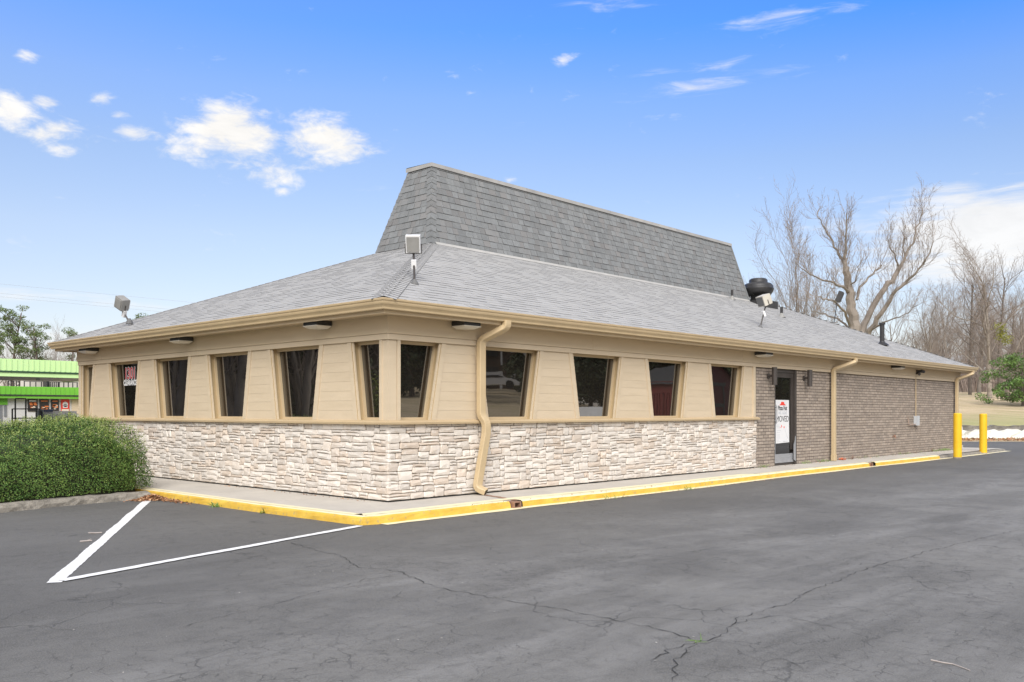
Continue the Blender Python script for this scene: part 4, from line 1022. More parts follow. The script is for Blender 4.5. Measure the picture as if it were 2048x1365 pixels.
# ------------------------------------------------------------------ planter kerb, hedge, litter
PK = [(-7.5, 2.55), (-5.5, 2.72), (-4.2, 2.98), (-3.5, 3.22), (-2.8, 3.45), (-2.1, 3.58), (-1.6, 3.62), (-1.38, 3.63)]
PK = sub_poly(PK, .1)
kerb('kerb_unpainted', PK, [(0, -.05), (.0, .0), (.012, .05), (.03, .085), (.06, .10), (.15, .105), (.16, .06)], [M_kerbgrey, M_kerbgrey], 9, rough=.012)
soil = MB(); q = off_poly(PK, .15); soil.add([(x, y, .07) for x, y in q]+[(-1.28, 9.8, .07), (-7.5, 9.8, .07)], [tuple(range(len(q)+2))]); tag(soil.build('planter_soil', mat('planter_soil', (.12, .08, .055), (.2, .13, .09), 9, .95, .5, 30)), kind='structure')
HG = thing('hedge', 'wide rounded clipped green hedge in the kerbed planter by the stone wall', 'hedge', (-3.8, 5.4, .07))
hx0, hx1, hy0, hy1 = -7.4, -0.97, 3.62, 7.0
hc = np.array([(hx0+hx1)/2, (hy0+hy1)/2, 0.0]); ha = np.array([(hx1-hx0)/2, (hy1-hy0)/2, 1.12])
def hedge_pts(n, rlo, rhi, rng):
    ar = np.array([ha[1]*ha[2], ha[1]*ha[2], ha[0]*ha[2]*1.0, ha[0]*ha[2]*.6, 2*ha[0]*ha[1]*.8]); fc = rng.choice(5, n, p=ar/ar.sum())
    D_ = np.stack([rng.uniform(-1, 1, n), rng.uniform(-1, 1, n), rng.uniform(.02, 1, n)], 1)
    D_[fc == 0, 0] = 1; D_[fc == 1, 0] = -1; D_[fc == 2, 1] = -1; D_[fc == 3, 1] = 1; D_[fc == 4, 2] = 1
    p = 4.2
    k = (np.abs(D_)**p).sum(1)**(-1/p); r = rng.uniform(rlo, rhi, n)
    Q = D_*k[:, None]
    Nn = np.sign(Q)*np.abs(Q)**(p-1)/ha; Nn /= np.linalg.norm(Nn, axis=1, keepdims=True)
    dpt = (1.0-r)*1.9
    P = Q*ha-Nn*dpt[:, None]; P[:, 2] = np.maximum(P[:, 2], .0)
    x = P[:, 0]+hc[0]; y = P[:, 1]+hc[1]
    hs = np.clip(1.0-np.clip((-1.9-x), 0, 9)*.235, .58, 1.0)
    # front edge follows the kerb
    yk = np.interp(x, [-7.5, -5.5, -4.2, -3.5, -2.8, -2.1, -1.4], [2.75, 2.92, 3.15, 3.38, 3.55, 3.66, 3.70])
    y = y+(yk-hy0)*np.clip((hy1-y)/(hy1-hy0), 0, 1)
    lump = .026*(np.sin(x*5.1+y*3)+np.sin(y*6.3-x*2.2)+np.sin(P[:, 2]*7+x*4.4))+.034*(np.sin(x*17+P[:, 2]*11)*np.sin(y*15-x*6)+np.sin(P[:, 2]*19+x*8)*np.sin(x*21+y*9))
    z = P[:, 2]*hs+.10
    out = np.stack([x, y, z], 1)+Nn*lump[:, None]
    out[:, 2] = np.maximum(out[:, 2], .09)
    return out, Nn
Vs, Fs, Va, o_ = [], [], [], 0
rg = np.random.default_rng(3)
for n, lo, hi, ln in ((170000, .935, 1.012, .021), (50000, .87, .95, .024)):
    P, Nn = hedge_pts(n, lo, hi, rg)
    # thin patches
    hole = np.sin(P[:, 0]*4.3+P[:, 2]*9)*np.sin(P[:, 1]*5+P[:, 2]*6+P[:, 0]*3)
    keepm = (hole < .55) | (rg.random(n) < .45); P, Nn = P[keepm], Nn[keepm]
    m_ = (P[:, 0]*RX+P[:, 1]*RY)-(CX*RX+CY*RY) > -.62*((P[:, 0]-CX)*VX+(P[:, 1]-CY)*VY); P, Nn = P[m_], Nn[m_]
    V_, F_, a_ = leaf_arrays(P, Nn+np.array([0, 0, .35]), rg.uniform(.7, 1.3, len(P))*ln, rg.uniform(.5, .8, len(P))*ln, .55, rg)
    Vs.append(V_); Fs.append(F_+o_); Va.append(a_); o_ += len(V_)
me = bulk('foliage', np.concatenate(Vs)-np.array(WLOC[HG]), np.concatenate(Fs), M_leaf, va=np.concatenate(Va)); link('foliage', me, HG)
# sprigs standing proud of the clipped surface
P, Nn = hedge_pts(9000, 1.0, 1.015, rg); Pm = rg.random(len(P)) < np.clip((P[:, 2]-.6)/.35, .01, 1); P, Nn = P[Pm], Nn[Pm]; L3 = []
for k in range(5): L3.append(P+Nn*(.012*k)+rg.normal(0, .006, P.shape))
L3 = np.concatenate(L3); V_, F_, a_ = leaf_arrays(L3, np.tile(Nn, (5, 1)), .019, .011, 1.2, rg)
link('young_shoots', bulk('young_shoots', V_-np.array(WLOC[HG]), F_, mat('young_leaf', (.20, .27, .06), (.28, .33, .09), 3, .5, vary=.25), va=a_), HG)
# inner core
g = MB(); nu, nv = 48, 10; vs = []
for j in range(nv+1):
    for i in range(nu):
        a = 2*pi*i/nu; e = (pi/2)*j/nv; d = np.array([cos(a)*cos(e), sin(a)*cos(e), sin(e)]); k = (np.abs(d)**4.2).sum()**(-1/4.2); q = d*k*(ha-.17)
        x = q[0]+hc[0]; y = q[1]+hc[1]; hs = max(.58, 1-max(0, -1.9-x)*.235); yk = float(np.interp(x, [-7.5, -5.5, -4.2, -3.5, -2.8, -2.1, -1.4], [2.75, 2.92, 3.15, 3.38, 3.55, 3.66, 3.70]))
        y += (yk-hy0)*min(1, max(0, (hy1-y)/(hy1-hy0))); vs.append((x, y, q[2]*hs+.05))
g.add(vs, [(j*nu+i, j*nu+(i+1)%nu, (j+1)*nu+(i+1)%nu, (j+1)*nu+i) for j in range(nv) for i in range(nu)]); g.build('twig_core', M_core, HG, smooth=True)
q = MB(); rr = random.Random(6)
for k in range(60):
    x = rr.uniform(-5, -1.5); y = rr.uniform(4.2, 4.9); q.tube([(x, y, .08), (x+rr.uniform(-.1, .1), y-rr.uniform(0, .1), .35), (x+rr.uniform(-.15, .1), y-rr.uniform(0, .1), .6)], [.012, .008, .004], 4)
q.build('stems', M_twig, HG)

def litter(name, pts, size, m, lab=None, seed=1, zr=.02, flat=True):
    rg2 = np.random.default_rng(seed); P = np.array(pts); N_ = np.tile([0, 0, 1.0], (len(P), 1)); V_, F_, a_ = leaf_arrays(P, N_, rg2.uniform(.6, 1.3, len(P))*size, rg2.uniform(.4, .7, len(P))*size, .5, rg2)
    V_[:, 2] = np.maximum(V_[:, 2], P[:, 2].min()); o = link(name, bulk(name, V_, F_, m, va=a_)); tag(o, kind='stuff', label=lab); return o
rr = random.Random(9); pts = []
c0 = Vector((-1.42, 3.52))
for k in range(900):
    a = rr.gauss(0, .16); c = rr.gauss(0, .10); x = c0.x+a*.9; y = c0.y+c-.15*abs(a); h = max(0, .075-.5*((x-c0.x)**2+(y-c0.y)**2)**.5*.6)
    pts.append((x, y, .006+rr.uniform(0, 1)*h))
for k in range(260): pts.append((-1.36+rr.gauss(0, .05)-.02, 3.4-abs(rr.gauss(0, .35)), .007+rr.uniform(0, .01)))
litter('leaf_litter', pts, .05, M_litter, 'heap of orange brown dead leaves where the two kerbs meet')
pts = [(-.06-abs(rr.gauss(0, .03)), rr.uniform(.2, 4), .094) for k in range(70)]+[(rr.uniform(9, 22), -.05-abs(rr.gauss(0, .05)), .094) for k in range(160)]+[(rr.uniform(.2, 9), inn_y(3)-.08+rr.gauss(0, .02), .1) for k in range(60)]+[(x, -1.22+rr.gauss(0, .02), .008) for x in [rr.uniform(2, 17) for k in range(300)]]
litter('leaf_scraps', pts, .028, M_litter, 'scattered dead leaf scraps along the wall foot and kerb', 2)
pts = [(13.85+rr.gauss(0, .04), -.08+rr.gauss(0, .03), .10+abs(rr.gauss(0, .02))) for k in range(60)]
litter('leaf_litter', pts, .05, mat('orange_leaf', (.7, .16, .05), rough=.7), 'bright orange leaf cluster beside the middle downspout', 3)
pts = []
for L in np.linspace(12, 34, 2400): 
    D = 40+rr.uniform(-2.0, 2.2)*.9; pts.append((CX+D*VX+L*RX, CY+D*VY+L*RY, .012+rr.uniform(0, .03)))
litter('leaf_drift', pts, .16, M_litter, 'strip of fallen brown leaves along the foot of the white low wall', 4)
# weeds
def weeds(name, spots, lab, hgt=.08):
    rr = random.Random(12); q = MB()
    for (x, y, z, n, sp) in spots:
        for k in range(n):
            a, c = x+rr.gauss(0, sp), y+rr.gauss(0, sp*.4); h = hgt*rr.uniform(.3, 1); dx, dy = rr.gauss(0, .03), rr.gauss(0, .03)
            q.vary = rr.random(); q.add([(a-.006, c, z), (a+.006, c, z), (a+dx+.004, c+dy, z+h*.7), (a+dx*1.8, c+dy*1.8, z+h)], [(0,1,2,3)])
    tag(q.build(name, M_weed), kind='stuff', label=lab)
weeds('weeds', [(21.3, -.07, .09, 90, .22), (20.3, -.06, .09, 40, .25), (15.5, -.05, .09, 30, .4), (18, -.05, .09, 40, .6), (12.9, -.05, .09, 30, .12), (11.9, -.05, .09, 25, .15), (5.1, -1.22, .0, 18, .08), (9.9, -.04, .09, 20, .12), (-1.31, 1.9, .0, 40, .06), (-1.31, .8, .0, 14, .05), (3.2, -1.22, 0, 12, .1)], 'small green weeds along the wall foot and kerb')
cr = pplane(2, 0, 1397, 1284); weeds('crack_grass', [(cr.x, cr.y, 0, 14, .018)], 'tiny green tuft in the asphalt crack', .012)
weeds2 = MB(); rr = random.Random(14)
for (x, n) in ((14.4, 70), (20.1, 60)):
    for k in range(n):
        a = rr.uniform(0, 2*pi); r = rr.uniform(.02, .12); weeds2.add([(x+.01*cos(a), -.1, .09), (x-.01*sin(a), -.1, .09), (x+r*cos(a), -.1+r*sin(a)*.6, .10+rr.uniform(.02, .13))], [(0,1,2)])
tag(weeds2.build('dry_weeds', mat('dry_weed', (.28, .18, .13), rough=.9)), kind='stuff', label='dry brown weed tufts at the foot of the brick wall')
# fallen twigs on the asphalt
def twig(pts, r, lab, m=M_twig, side=0):
    P = [pplane(2, 0, x, y)+Vector((0, 0, r)) for x, y in pts]; q = MB(); q.tube(P, [r*(1-.12*i) for i in range(len(P))], 6)
    for k in range(side):
        i = random.randint(1, len(P)-2); q.tube([P[i], P[i]+Vector((random.uniform(-.08, .08), random.uniform(-.08, .08), .01))], [r*.7, r*.3], 5)
    tag(q.build('fallen_twig', m), lab, 'twig')
twig([(1862,1322),(1885,1327),(1905,1330),(1925,1337),(1940,1343)], .004, 'pale bent twig lying on the asphalt at the lower right', mat('pale_twig', (.42, .37, .34), rough=.9), 0)
twig([(178,1068),(190,1068),(204,1067)], .008, 'upper pale twig lying beside the white parking line', mat('pale_twig', (.5, .45, .42)), 1)
twig([(160,1085),(172,1084),(184,1083)], .008, 'lower pale twig lying beside the white parking line', mat('pale_twig', (.5, .45, .42)), 1)
rg5 = np.random.default_rng(5); pts = [(CX+D*VX+L*RX, CY+D*VY+L*RY, .004) for D, L in zip(rg5.uniform(4.3, 16, 260), rg5.uniform(-7, 8, 260)) if (CY+D*VY+L*RY) < -1.5]
litter('gravel_crumbs', pts, .016, mat('pebble', (.5, .48, .45), (.3, .28, .26), 30, .9), 'scattered pale grit on the asphalt', 6)

# ------------------------------------------------------------------ trees
def grow(mb, p, d, length, r0, level, rr, P):
    """one branch and its children; P: dict of parameters"""
    seg = P['seg'][level]; pts = [p.copy()]; rads = [r0]; d = d.normalized(); st = length/seg
    rend = r0*P['tip'][level]
    for i in range(seg):
        d = (d+Vector((rr.gauss(0, 1), rr.gauss(0, 1), rr.gauss(0, 1)))*P['wob'][level]+Vector((0, 0, 1))*P['up'][level]).normalized()
        p = p+d*st; pts.append(p.copy()); rads.append(r0+(rend-r0)*(i+1)/seg)
    mb.tube(pts, rads, P['sides'][level], cap=False, mi=0 if level < 2 else 1)
    if level+1 >= len(P['seg']): return
    n = P['n'][level]; lo = P['lo'][level]
    for k in range(n):
        t = lo+(1-lo)*(k+rr.random()*.8)/n; i = min(int(t*seg), seg-1); f_ = t*seg-i
        q = pts[i].lerp(pts[i+1], f_); dd_ = (pts[i+1]-pts[i]).normalized(); ax = dd_.orthogonal().normalized(); ax.rotate(Quaternion(dd_, rr.uniform(0, 2*pi)))
        ang = rr.uniform(*P['ang'][level]); nd = (dd_*cos(ang)+ax*sin(ang)); rr_ = (rads[i]+(rads[i+1]-rads[i])*f_)
        grow(mb, q, nd, length*rr.uniform(*P['len'][level])*(1-.45*t*(level > 0)), max(rr_*P['rr'][level], P['rmin']), level+1, rr, P)
def bare_mesh(seed, h, P, mats, lean=(0,0)):
    rr = random.Random(seed); mb = MB(); grow(mb, Vector((0, 0, -.3)), Vector((lean[0], lean[1], 1)), h, P['r'], 0, rr, P)
    V_ = np.array(mb.v, dtype=np.float32); F_ = [f for f in mb.f]; F_ = np.array(F_)
    mi = np.array(mb.mi); return V_, F_, mi
def split_tree(name, V_, F_, mi, lab, cat, loc, mats, group=None, scale=1.0, rot=0):
    t = thing(name, lab, cat, (0,0,0), group)
    for k, nm in ((0, 'trunk'), (1, 'crown')):
        sel = F_[mi == k]
        if not len(sel): continue
        used, inv = np.unique(sel.ravel(), return_inverse=True); link(nm, bulk(nm, V_[used], inv.reshape(sel.shape), mats[k]), t)
    t.location = loc; t.rotation_euler = (0, 0, rot); t.scale = (scale,)*3; return t
PA = dict(seg=[9, 7, 5, 4], tip=[.25, .25, .3, .5], wob=[.05, .13, .17, .15], up=[.0, .07, .10, .06], sides=[8, 5, 3, 3], n=[17, 13, 9], lo=[.28, .18, .12], ang=[(.5, 1.05), (.4, .9), (.35, .8)], len=[(.35, .6), (.3, .5), (.3, .5)], rr=[.5, .45, .5], rmin=.008, r=.2)
PB = dict(PA, seg=[8, 8, 6, 4], n=[13, 17, 9], lo=[.15, .15, .1], wob=[.05, .17, .22, .2], ang=[(.35, .8), (.4, 1.0), (.4, 1.0)], len=[(.5, .8), (.3, .5), (.25, .45)], r=.22)
PC = dict(PA, seg=[9, 6, 4], n=[22, 16], lo=[.45, .2], tip=[.3, .3, .5], wob=[.03, .15, .2], up=[0, .08, .08], sides=[6, 4, 3], ang=[(.5, 1.1), (.4, .9)], len=[(.2, .4), (.3, .5)], rr=[.4, .4], r=.2, rmin=.011)

# the big pruned tree behind the roof, limbs laid out one by one
def limb_tree():
    D0 = 50.0; base = ppg(1712, D0, hill(D0, 19)*.6+.4); mb = MB(); rr = random.Random(77)
    def limb(px, dd, r0, r1, nt, tl=(1.0, 2.6), lo=.15, upb=.13, lev=1, gnarl=.035):
        m = len(px); pts = [pp(x, y, D0+d_) for (x, y), d_ in zip(px, dd)]
        Q = []
        for i in range(m-1):
            for k in range(3): Q.append(pts[i].lerp(pts[i+1], k/3)+Vector((rr.gauss(0, gnarl), rr.gauss(0, gnarl), rr.gauss(0, gnarl))))
        Q.append(pts[-1]); n = len(Q); R_ = [.8*(r0+(r1-r0)*(i/(n-1))**.7) for i in range(n)]
        mb.tube(Q, R_, 7 if r0 > .1 else 5, cap=True, mi=0)
        Pt = dict(PA, seg=[0, 0, 6, 4, 3], wob=[0, 0, .12, .16, .2], up=[0, 0, upb, .08, .05], tip=[0, 0, .3, .4, .5], sides=[0, 0, 3, 3, 3], n=[0, 0, 6, 3], lo=[0, 0, .12, .2], ang=[0, 0, (.3, .7), (.3, .8)], len=[0, 0, (.35, .55), (.35, .6)], rr=[0, 0, .55, .6], rmin=.006)
        nt = int(nt*.8)
        for k in range(nt):
            t = lo+(1-lo)*(k+rr.random())/nt; i = min(int(t*(n-1)), n-2); q = Q[i].lerp(Q[i+1], t*(n-1)-i); dv_ = (Q[i+1]-Q[i]).normalized(); ax = dv_.orthogonal().normalized(); ax.rotate(Quaternion(dv_, rr.uniform(0, 6.28)))
            nd = dv_*.6+ax*.75+Vector((0, 0, .35)); grow(mb, q, nd, rr.uniform(*tl)*1.05, max(.008, min(.015, R_[i]*.25)), 2, rr, Pt)
    limb([(1712,700),(1708,655),(1702,620),(1699,588),(1695,560),(1692,535)], [0,0,0,0,.2,.3], .46, .22, 26, (.9, 2.2), .35)
    limb([(1692,535),(1690,515),(1692,490),(1694,460),(1693,427)], [.3,.3,.1,0,-.2], .16, .03, 46, (.8, 1.8), .0, .3)
    limb([(1695,545),(1685,518),(1668,492),(1655,465),(1640,440),(1634,425)], [.3,.8,1.2,1.6,1.8,2], .14, .02, 34, (.8, 1.8))
    limb([(1699,585),(1688,575),(1665,566),(1635,555),(1615,545),(1592,527)], [0,-.5,-1,-1.3,-1.6,-2], .13, .02, 34, (.8, 2.0), .1, .2)
    limb([(1700,650),(1690,625),(1665,602),(1645,598),(1632,594)], [0,-1,-1.8,-2.2,-2.6], .12, .025, 20, (.8, 1.9), .1, .2)
    limb([(1720,690),(1728,650),(1745,612),(1768,578),(1790,552),(1799,535)], [0,.3,.7,1,1.3,1.5], .27, .15, 26, (.8, 2.0), .2)
    limb([(1799,535),(1812,512),(1826,485),(1834,455),(1842,430),(1847,415)], [1.5,1.7,1.9,2,2,2.1], .12, .02, 46, (.8, 1.9), .0, .22)
    limb([(1797,532),(1788,510),(1778,485),(1776,462)], [1.5,1.2,.9,.7], .08, .015, 22, (.7, 1.5), .1, .25)
    limb([(1812,520),(1806,495),(1808,470),(1812,445)], [1.7,1.7,1.6,1.5], .05, .012, 16, (.6, 1.3))
    limb([(1725,692),(1740,662),(1762,625),(1785,590),(1812,565),(1838,540),(1860,508),(1868,480)], [0,-.4,-.9,-1.2,-1.5,-1.9,-2.2,-2.4], .25, .02, 60, (.8, 2.0), .2, .18)
    limb([(1712,600),(1720,575),(1738,555),(1752,542),(1763,531)], [0,.6,1.1,1.5,1.8], .10, .06, 14, (1.2, 2.6), .5, .3)
    limb([(1700,572),(1712,560),(1717,540),(1722,520)], [0,-.4,-.6,-.8], .07, .015, 14, (.8, 1.6))
    limb([(1705,665),(1690,650),(1672,636),(1650,628),(1625,622),(1610,600)], [0,1,1.6,2,2.4,2.6], .11, .02, 26, (.8, 2.0), .1, .18)
    limb([(1742,660),(1765,645),(1790,637),(1815,628),(1835,610)], [-.4,-1.4,-2,-2.6,-3], .08, .015, 20, (.8, 1.8), .1, .18)
    V_ = np.array(mb.v, dtype=np.float32)-np.array(base, dtype=np.float32); F4 = [f for f in mb.f]; mi = np.array(mb.mi)
    t = thing('bare_tree', 'big pruned bare tree with three thick tan limbs rising behind the right roof slope', 'tree', base)
    for k, nm, m_ in ((0, 'trunk', M_bark), (1, 'crown', M_twigs)):
        q = MB(); q.v = V_.tolist(); q.f = [f for f, z in zip(F4, mi) if z == k]; q.mi = [0]*len(q.f); q.va = [0]*len(q.f)
        used = sorted({i for f in q.f for i in f}); mp = {u: i for i, u in enumerate(used)}; q.v = [q.v[u] for u in used]; q.f = [tuple(mp[i] for i in f) for f in q.f]
        link(nm, q.mesh(nm, m_), t)
limb_tree()
def at_tree(px, D, zoff=0.0): p = ppg(px, D); L = (px-1024)/FPX*D; p.z = hill(D, L)-.05+zoff; return p
meshes = {}
for key, seed, h, P_, mats in (('a', 3, 11, PA, (M_bark, M_twigs)), ('b', 8, 9, PB, (M_bark, M_twigs)), ('c', 15, 13, PC, (M_bark2, M_twigs)), ('d', 23, 10, dict(PB, up=[0, .03, .05, .03]), (M_bark3, M_twigs)), ('e', 31, 10, dict(PA, n=[20, 15, 9], lo=[.05, .15, .1], ang=[(.2, .55), (.3, .7), (.3, .7)], len=[(.6, .9), (.3, .5), (.3, .5)], r=.14), (M_bark, M_twigs))):
    meshes[key] = (*bare_mesh(seed, h, P_, mats), mats)
def tree(key, px, D, scale, rot, lab, group=None, z=0):
    V_, F_, mi, mats = meshes[key]
    if key not in PROTO:
        PROTO[key] = split_tree('bare_tree', V_, F_, mi, lab, 'tree', at_tree(px, D, z), mats, group, scale, rot); return PROTO[key]
    return copy_tree(PROTO[key], at_tree(px, D, z), rot, scale, lab, group)
PROTO = {}
tree('e', 1605, 56, .80, .4, 'fine twigged many stemmed bare tree left of the big pruned tree')
tree('e', 1558, 62, .50, 2.2, 'small wispy bare tree just right of the hut roof, behind the black fan')
tree('a', 1800, 60, .50, 1.0, 'slim bare tree behind the right hand limb of the big pruned tree')
tree('b', 1868, 57, .58, 2.0, 'spreading bare tree between the big pruned tree and the roof end')
tree('c', 1940, 68, .66, .3, 'bare tree with the thickest dark trunk, just beyond the roof corner at the field edge')
tree('d', 1979, 64, .82, 4.0, 'bare tree with pale mottled trunk and broad crown right of the dark trunk')
tree('b', 1958, 70, .68, 5.0, 'leaning bare tree with pale trunk between the dark trunk and the mottled tree')
tree('a', 2040, 66, .56, 3.1, 'bare tree rising behind the green bush at the right edge')
tree('a', 1905, 74, .60, .9, 'tall thin bare tree right above the roof end')
tree('c', 1998, 72, .72, 1.9, 'thin dark straight bare tree left of the green bush')
rr = random.Random(41)
for k in range(34):
    key = rr.choice('abbdce'); px = rr.uniform(1775, 2110); D = rr.uniform(80, 125); s_ = rr.uniform(.48, .74)*(.75 if px < 1850 else 1)
    tree(key, px, D, s_, rr.uniform(0, 6.28), 'bare tree in the grey brown wood far behind the field', 'bare trees in the wood behind the field')
for k in range(10):
    tree(rr.choice('ae'), rr.uniform(1555, 1790), rr.uniform(90, 120), rr.uniform(.5, .75), rr.uniform(0, 6.28), 'bare tree far behind the restaurant roof', 'bare trees far behind the roof')
# mistletoe
t = thing('mistletoe', 'yellow green mistletoe clump high in the mottled bare tree', 'plant clump', pp(2000, 657, 63.5))
P = np.concatenate([np.random.default_rng(k).normal(0, .22, (220, 3))*np.array([1, 1, .8])+np.array(pp(x, y, 63.5)) for k, (x, y) in enumerate(((2000, 655), (2003, 668), (2012, 680)))])
V_, F_, a_ = leaf_arrays(P, np.zeros_like(P)+.1, .14, .06, 1, RNG); link('foliage', bulk('foliage', V_-np.array(WLOC[t]), F_, mat('mistletoe_leaf', (.24, .25, .03), (.3, .3, .05), 2, .6), va=a_), t)
# low brush line at the foot of the wood: uncountable
rg6 = np.random.default_rng(6); mb = MB(); rr = random.Random(61)
for k in range(5200):
    px = rr.uniform(1760, 2120); D = rr.uniform(78, 112); p = at_tree(px, D); h = rr.uniform(1.2, 5.5)*rr.random()**.4; a = rr.gauss(0, .25); c = rr.gauss(0, .25)
    w_ = .03; q1 = p+Vector((a*h*.5, c*h*.5, h*.55)); q2 = p+Vector((a*h+rr.gauss(0, .4), c*h+rr.gauss(0, .4), h)); sx_, sy_ = RX*w_, RY*w_
    mb.vary = rr.random(); mb.add([(p.x-sx_, p.y-sy_, p.z), (p.x+sx_, p.y+sy_, p.z), (q1.x+sx_*.7, q1.y+sy_*.7, q1.z), (q1.x-sx_*.7, q1.y-sy_*.7, q1.z), (q2.x, q2.y, q2.z)], [(0,1,2,3), (3,2,4)])
tag(mb.build('undergrowth', mat('brush_stems', (.19, .15, .125), (.25, .2, .17), .5, .9, vary=.25)), 'grey brown winter undergrowth at the foot of the far wood', kind='stuff')

# leafy trees
def clump_tree(name, h, clumps, nleaf, lsize, m, barkm, seed, tr=.15, flat=.6, twigs=True):
    rg = np.random.default_rng(seed); rr = random.Random(seed); tb = MB()
    top = Vector((rr.gauss(0, .03*h), rr.gauss(0, .03*h), h*.93)); mid = Vector((rr.gauss(0, .03*h), rr.gauss(0, .02*h), h*.5))
    tb.tube([(0,0,-.3), mid, top], [tr, tr*.65, tr*.2], 7)
    Ps, Ns = [], []
    for (cx_, cy_, cz_, r) in clumps:
        c = Vector((cx_, cy_, cz_)); zt = max(.2*h, cz_-.12*h-abs(cx_)*.2); s_ = mid.lerp(top, (zt-h*.5)/(h*.43)) if zt > h*.5 else Vector((0,0,0)).lerp(mid, zt/(h*.5))
        tb.tube([s_, s_.lerp(c, .5)+Vector((0, 0, -.1)), c], [tr*.3, tr*.2, tr*.08], 4)
        n = max(30, int(nleaf*r*r)); d = rg.normal(0, 1, (n, 3)); d /= np.linalg.norm(d, axis=1, keepdims=True); rad = r*rg.uniform(.25, 1, n)**.5
        q = d*rad[:, None]*np.array([1, 1, flat])+np.array([cx_, cy_, cz_]); q += .25*r*np.stack([np.sin(q[:, 1]*5), np.cos(q[:, 2]*6), np.sin(q[:, 0]*5)], 1)*.5
        Ps.append(q); Ns.append(d)
        if twigs:
            for k in range(5): tb.tube([c-Vector((0,0,r*.3)), c+Vector((rr.gauss(0, r*.5), rr.gauss(0, r*.5), rr.gauss(0, r*.3)))], [tr*.06, tr*.03], 3)
    P = np.concatenate(Ps); N_ = np.concatenate(Ns)
    V_, F_, a_ = leaf_arrays(P, N_, rg.uniform(.7, 1.4, len(P))*lsize, rg.uniform(.3, .55, len(P))*lsize, .9, rg)
    return tb.mesh('trunk', barkm), bulk('crown', V_, F_, m, va=a_)
def leafy(name, me2, lab, cat, loc, scale=1, rot=0, group=None):
    t = thing(name, lab, cat, (0,0,0), group); link('trunk', me2[0], t); link('crown', me2[1], t); t.location = loc; t.scale = (scale,)*3; t.rotation_euler = (0,0,rot); return t
def pine_clumps(seed, h, n, spread):
    rr = random.Random(seed); out = []
    for k in range(n):
        z = h*(.45+.53*(k/n)**.8); w_ = spread*(1.05-(z/h-.45)*.9); a = rr.uniform(0, 6.28); r_ = w_*rr.uniform(.25, 1)
        out.append((cos(a)*r_, sin(a)*r_, z+rr.gauss(0, .2), rr.uniform(.35, .75)))
    return out
pines = [clump_tree('pine', 11, pine_clumps(s, 11, nn_, sp), 420, .17, M_pine, M_pinebark, s, .16, .55) for s, nn_, sp in ((2, 34, 2.0), (5, 36, 2.2), (9, 16, 1.7))]
leafy('pine_tree', pines[0], 'tallest pine behind the gas station canopy at the left edge', 'pine tree', ppg(22, 80), .98)
leafy('pine_tree', pines[1], 'thinner pine right of the tallest one behind the canopy', 'pine tree', ppg(64, 80), .86, .7)
leafy('pine_tree', pines[0], 'pine cut by the left edge of the frame, darker and lower', 'pine tree', ppg(-14, 76), .80, 2.0)
leafy('pine_tree', pines[2], 'pine top showing above the left end of the eave', 'pine tree', ppg(150, 84), .84, 1.2)
leafy('pine_tree', pines[2], 'pine top peeping over the left roof hip beside the floodlight', 'pine tree', ppg(272, 88), 1.0, 4.0)
for px, D, s_, k_ in ((92, 82, .52, 'a'), (105, 78, .5, 'e'), (135, 85, .55, 'a'), (40, 88, .5, 'c'), (5, 84, .5, 'e'), (118, 92, .6, 'b')):
    p = ppg(px, D, -.05); V_, F_, mi, mats = meshes[k_]; copy_tree(PROTO[k_], p, px*.1, s_, 'small bare tree among the pines behind the canopy', 'small bare trees among the pines')
def bush_clumps(seed, rx, h, n):
    rr = random.Random(seed); out = []
    for k in range(n):
        a = rr.uniform(0, 6.28); z = h*rr.uniform(.10, .93); w_ = rx*sqrt(max(.05, 1-((z/h-.35)/.7)**2)); r_ = w_*rr.uniform(.2, .95); out.append((cos(a)*r_, sin(a)*r_, z, rr.uniform(.35, .7)))
    return out
gb = clump_tree('bush', 3.3, bush_clumps(4, 2.7, 3.5, 60), 520, .16, M_cedar, M_bark2, 4, .10, .6)
leafy('green_bush', gb, 'bright green bushy cedar at the right edge of the field', 'bush', at_tree(2046, 57), .95)

# ------------------------------------------------------------------ low white wall along the field
RW = thing('retaining_wall', 'low whitewashed stone retaining wall in front of the dry field', 'low wall', ppg(1990, 43.3))
L0, L1 = 9.0, 36.0; D = 43.3; n = 90; rr = random.Random(19)
def wall_run(a, c, z0, z1, m, name, dd_=0, thick=.35, rough_=.05):
    q = MB(); vs = []; k = max(4, int((c-a)/.22)); rows = 4
    for j in range(rows+1):
        for i in range(k+1):
            L = a+(c-a)*i/k; z = z0+(z1-z0)*j/rows+(rr.gauss(0, rough_) if j == rows else 0); Dd = D+dd_+rr.gauss(0, .012)
            vs.append((CX+Dd*VX+L*RX, CY+Dd*VY+L*RY, z))
    for i in range(k+1):
        L = a+(c-a)*i/k; v_ = vs[rows*(k+1)+i]; vs.append((v_[0]+thick*VX, v_[1]+thick*VY, v_[2]+.0))
    q.add(vs, [(j*(k+1)+i, j*(k+1)+i+1, (j+1)*(k+1)+i+1, (j+1)*(k+1)+i) for j in range(rows+1) for i in range(k)]); q.build(name, m, RW)
wall_run(9, 21.6, -.05, .54, M_wash, 'whitewashed_section', rough_=.02)
wall_run(21.6, 25.6, -.05, .38, M_wash, 'broken_section', rough_=.05)
wall_run(21.4, 26.3, .25, .58, M_rough, 'rough_stone_cap', dd_=.10, rough_=.035)
wall_run(25.6, 36, -.05, .58, M_rough, 'bare_stone_section', rough_=.04)

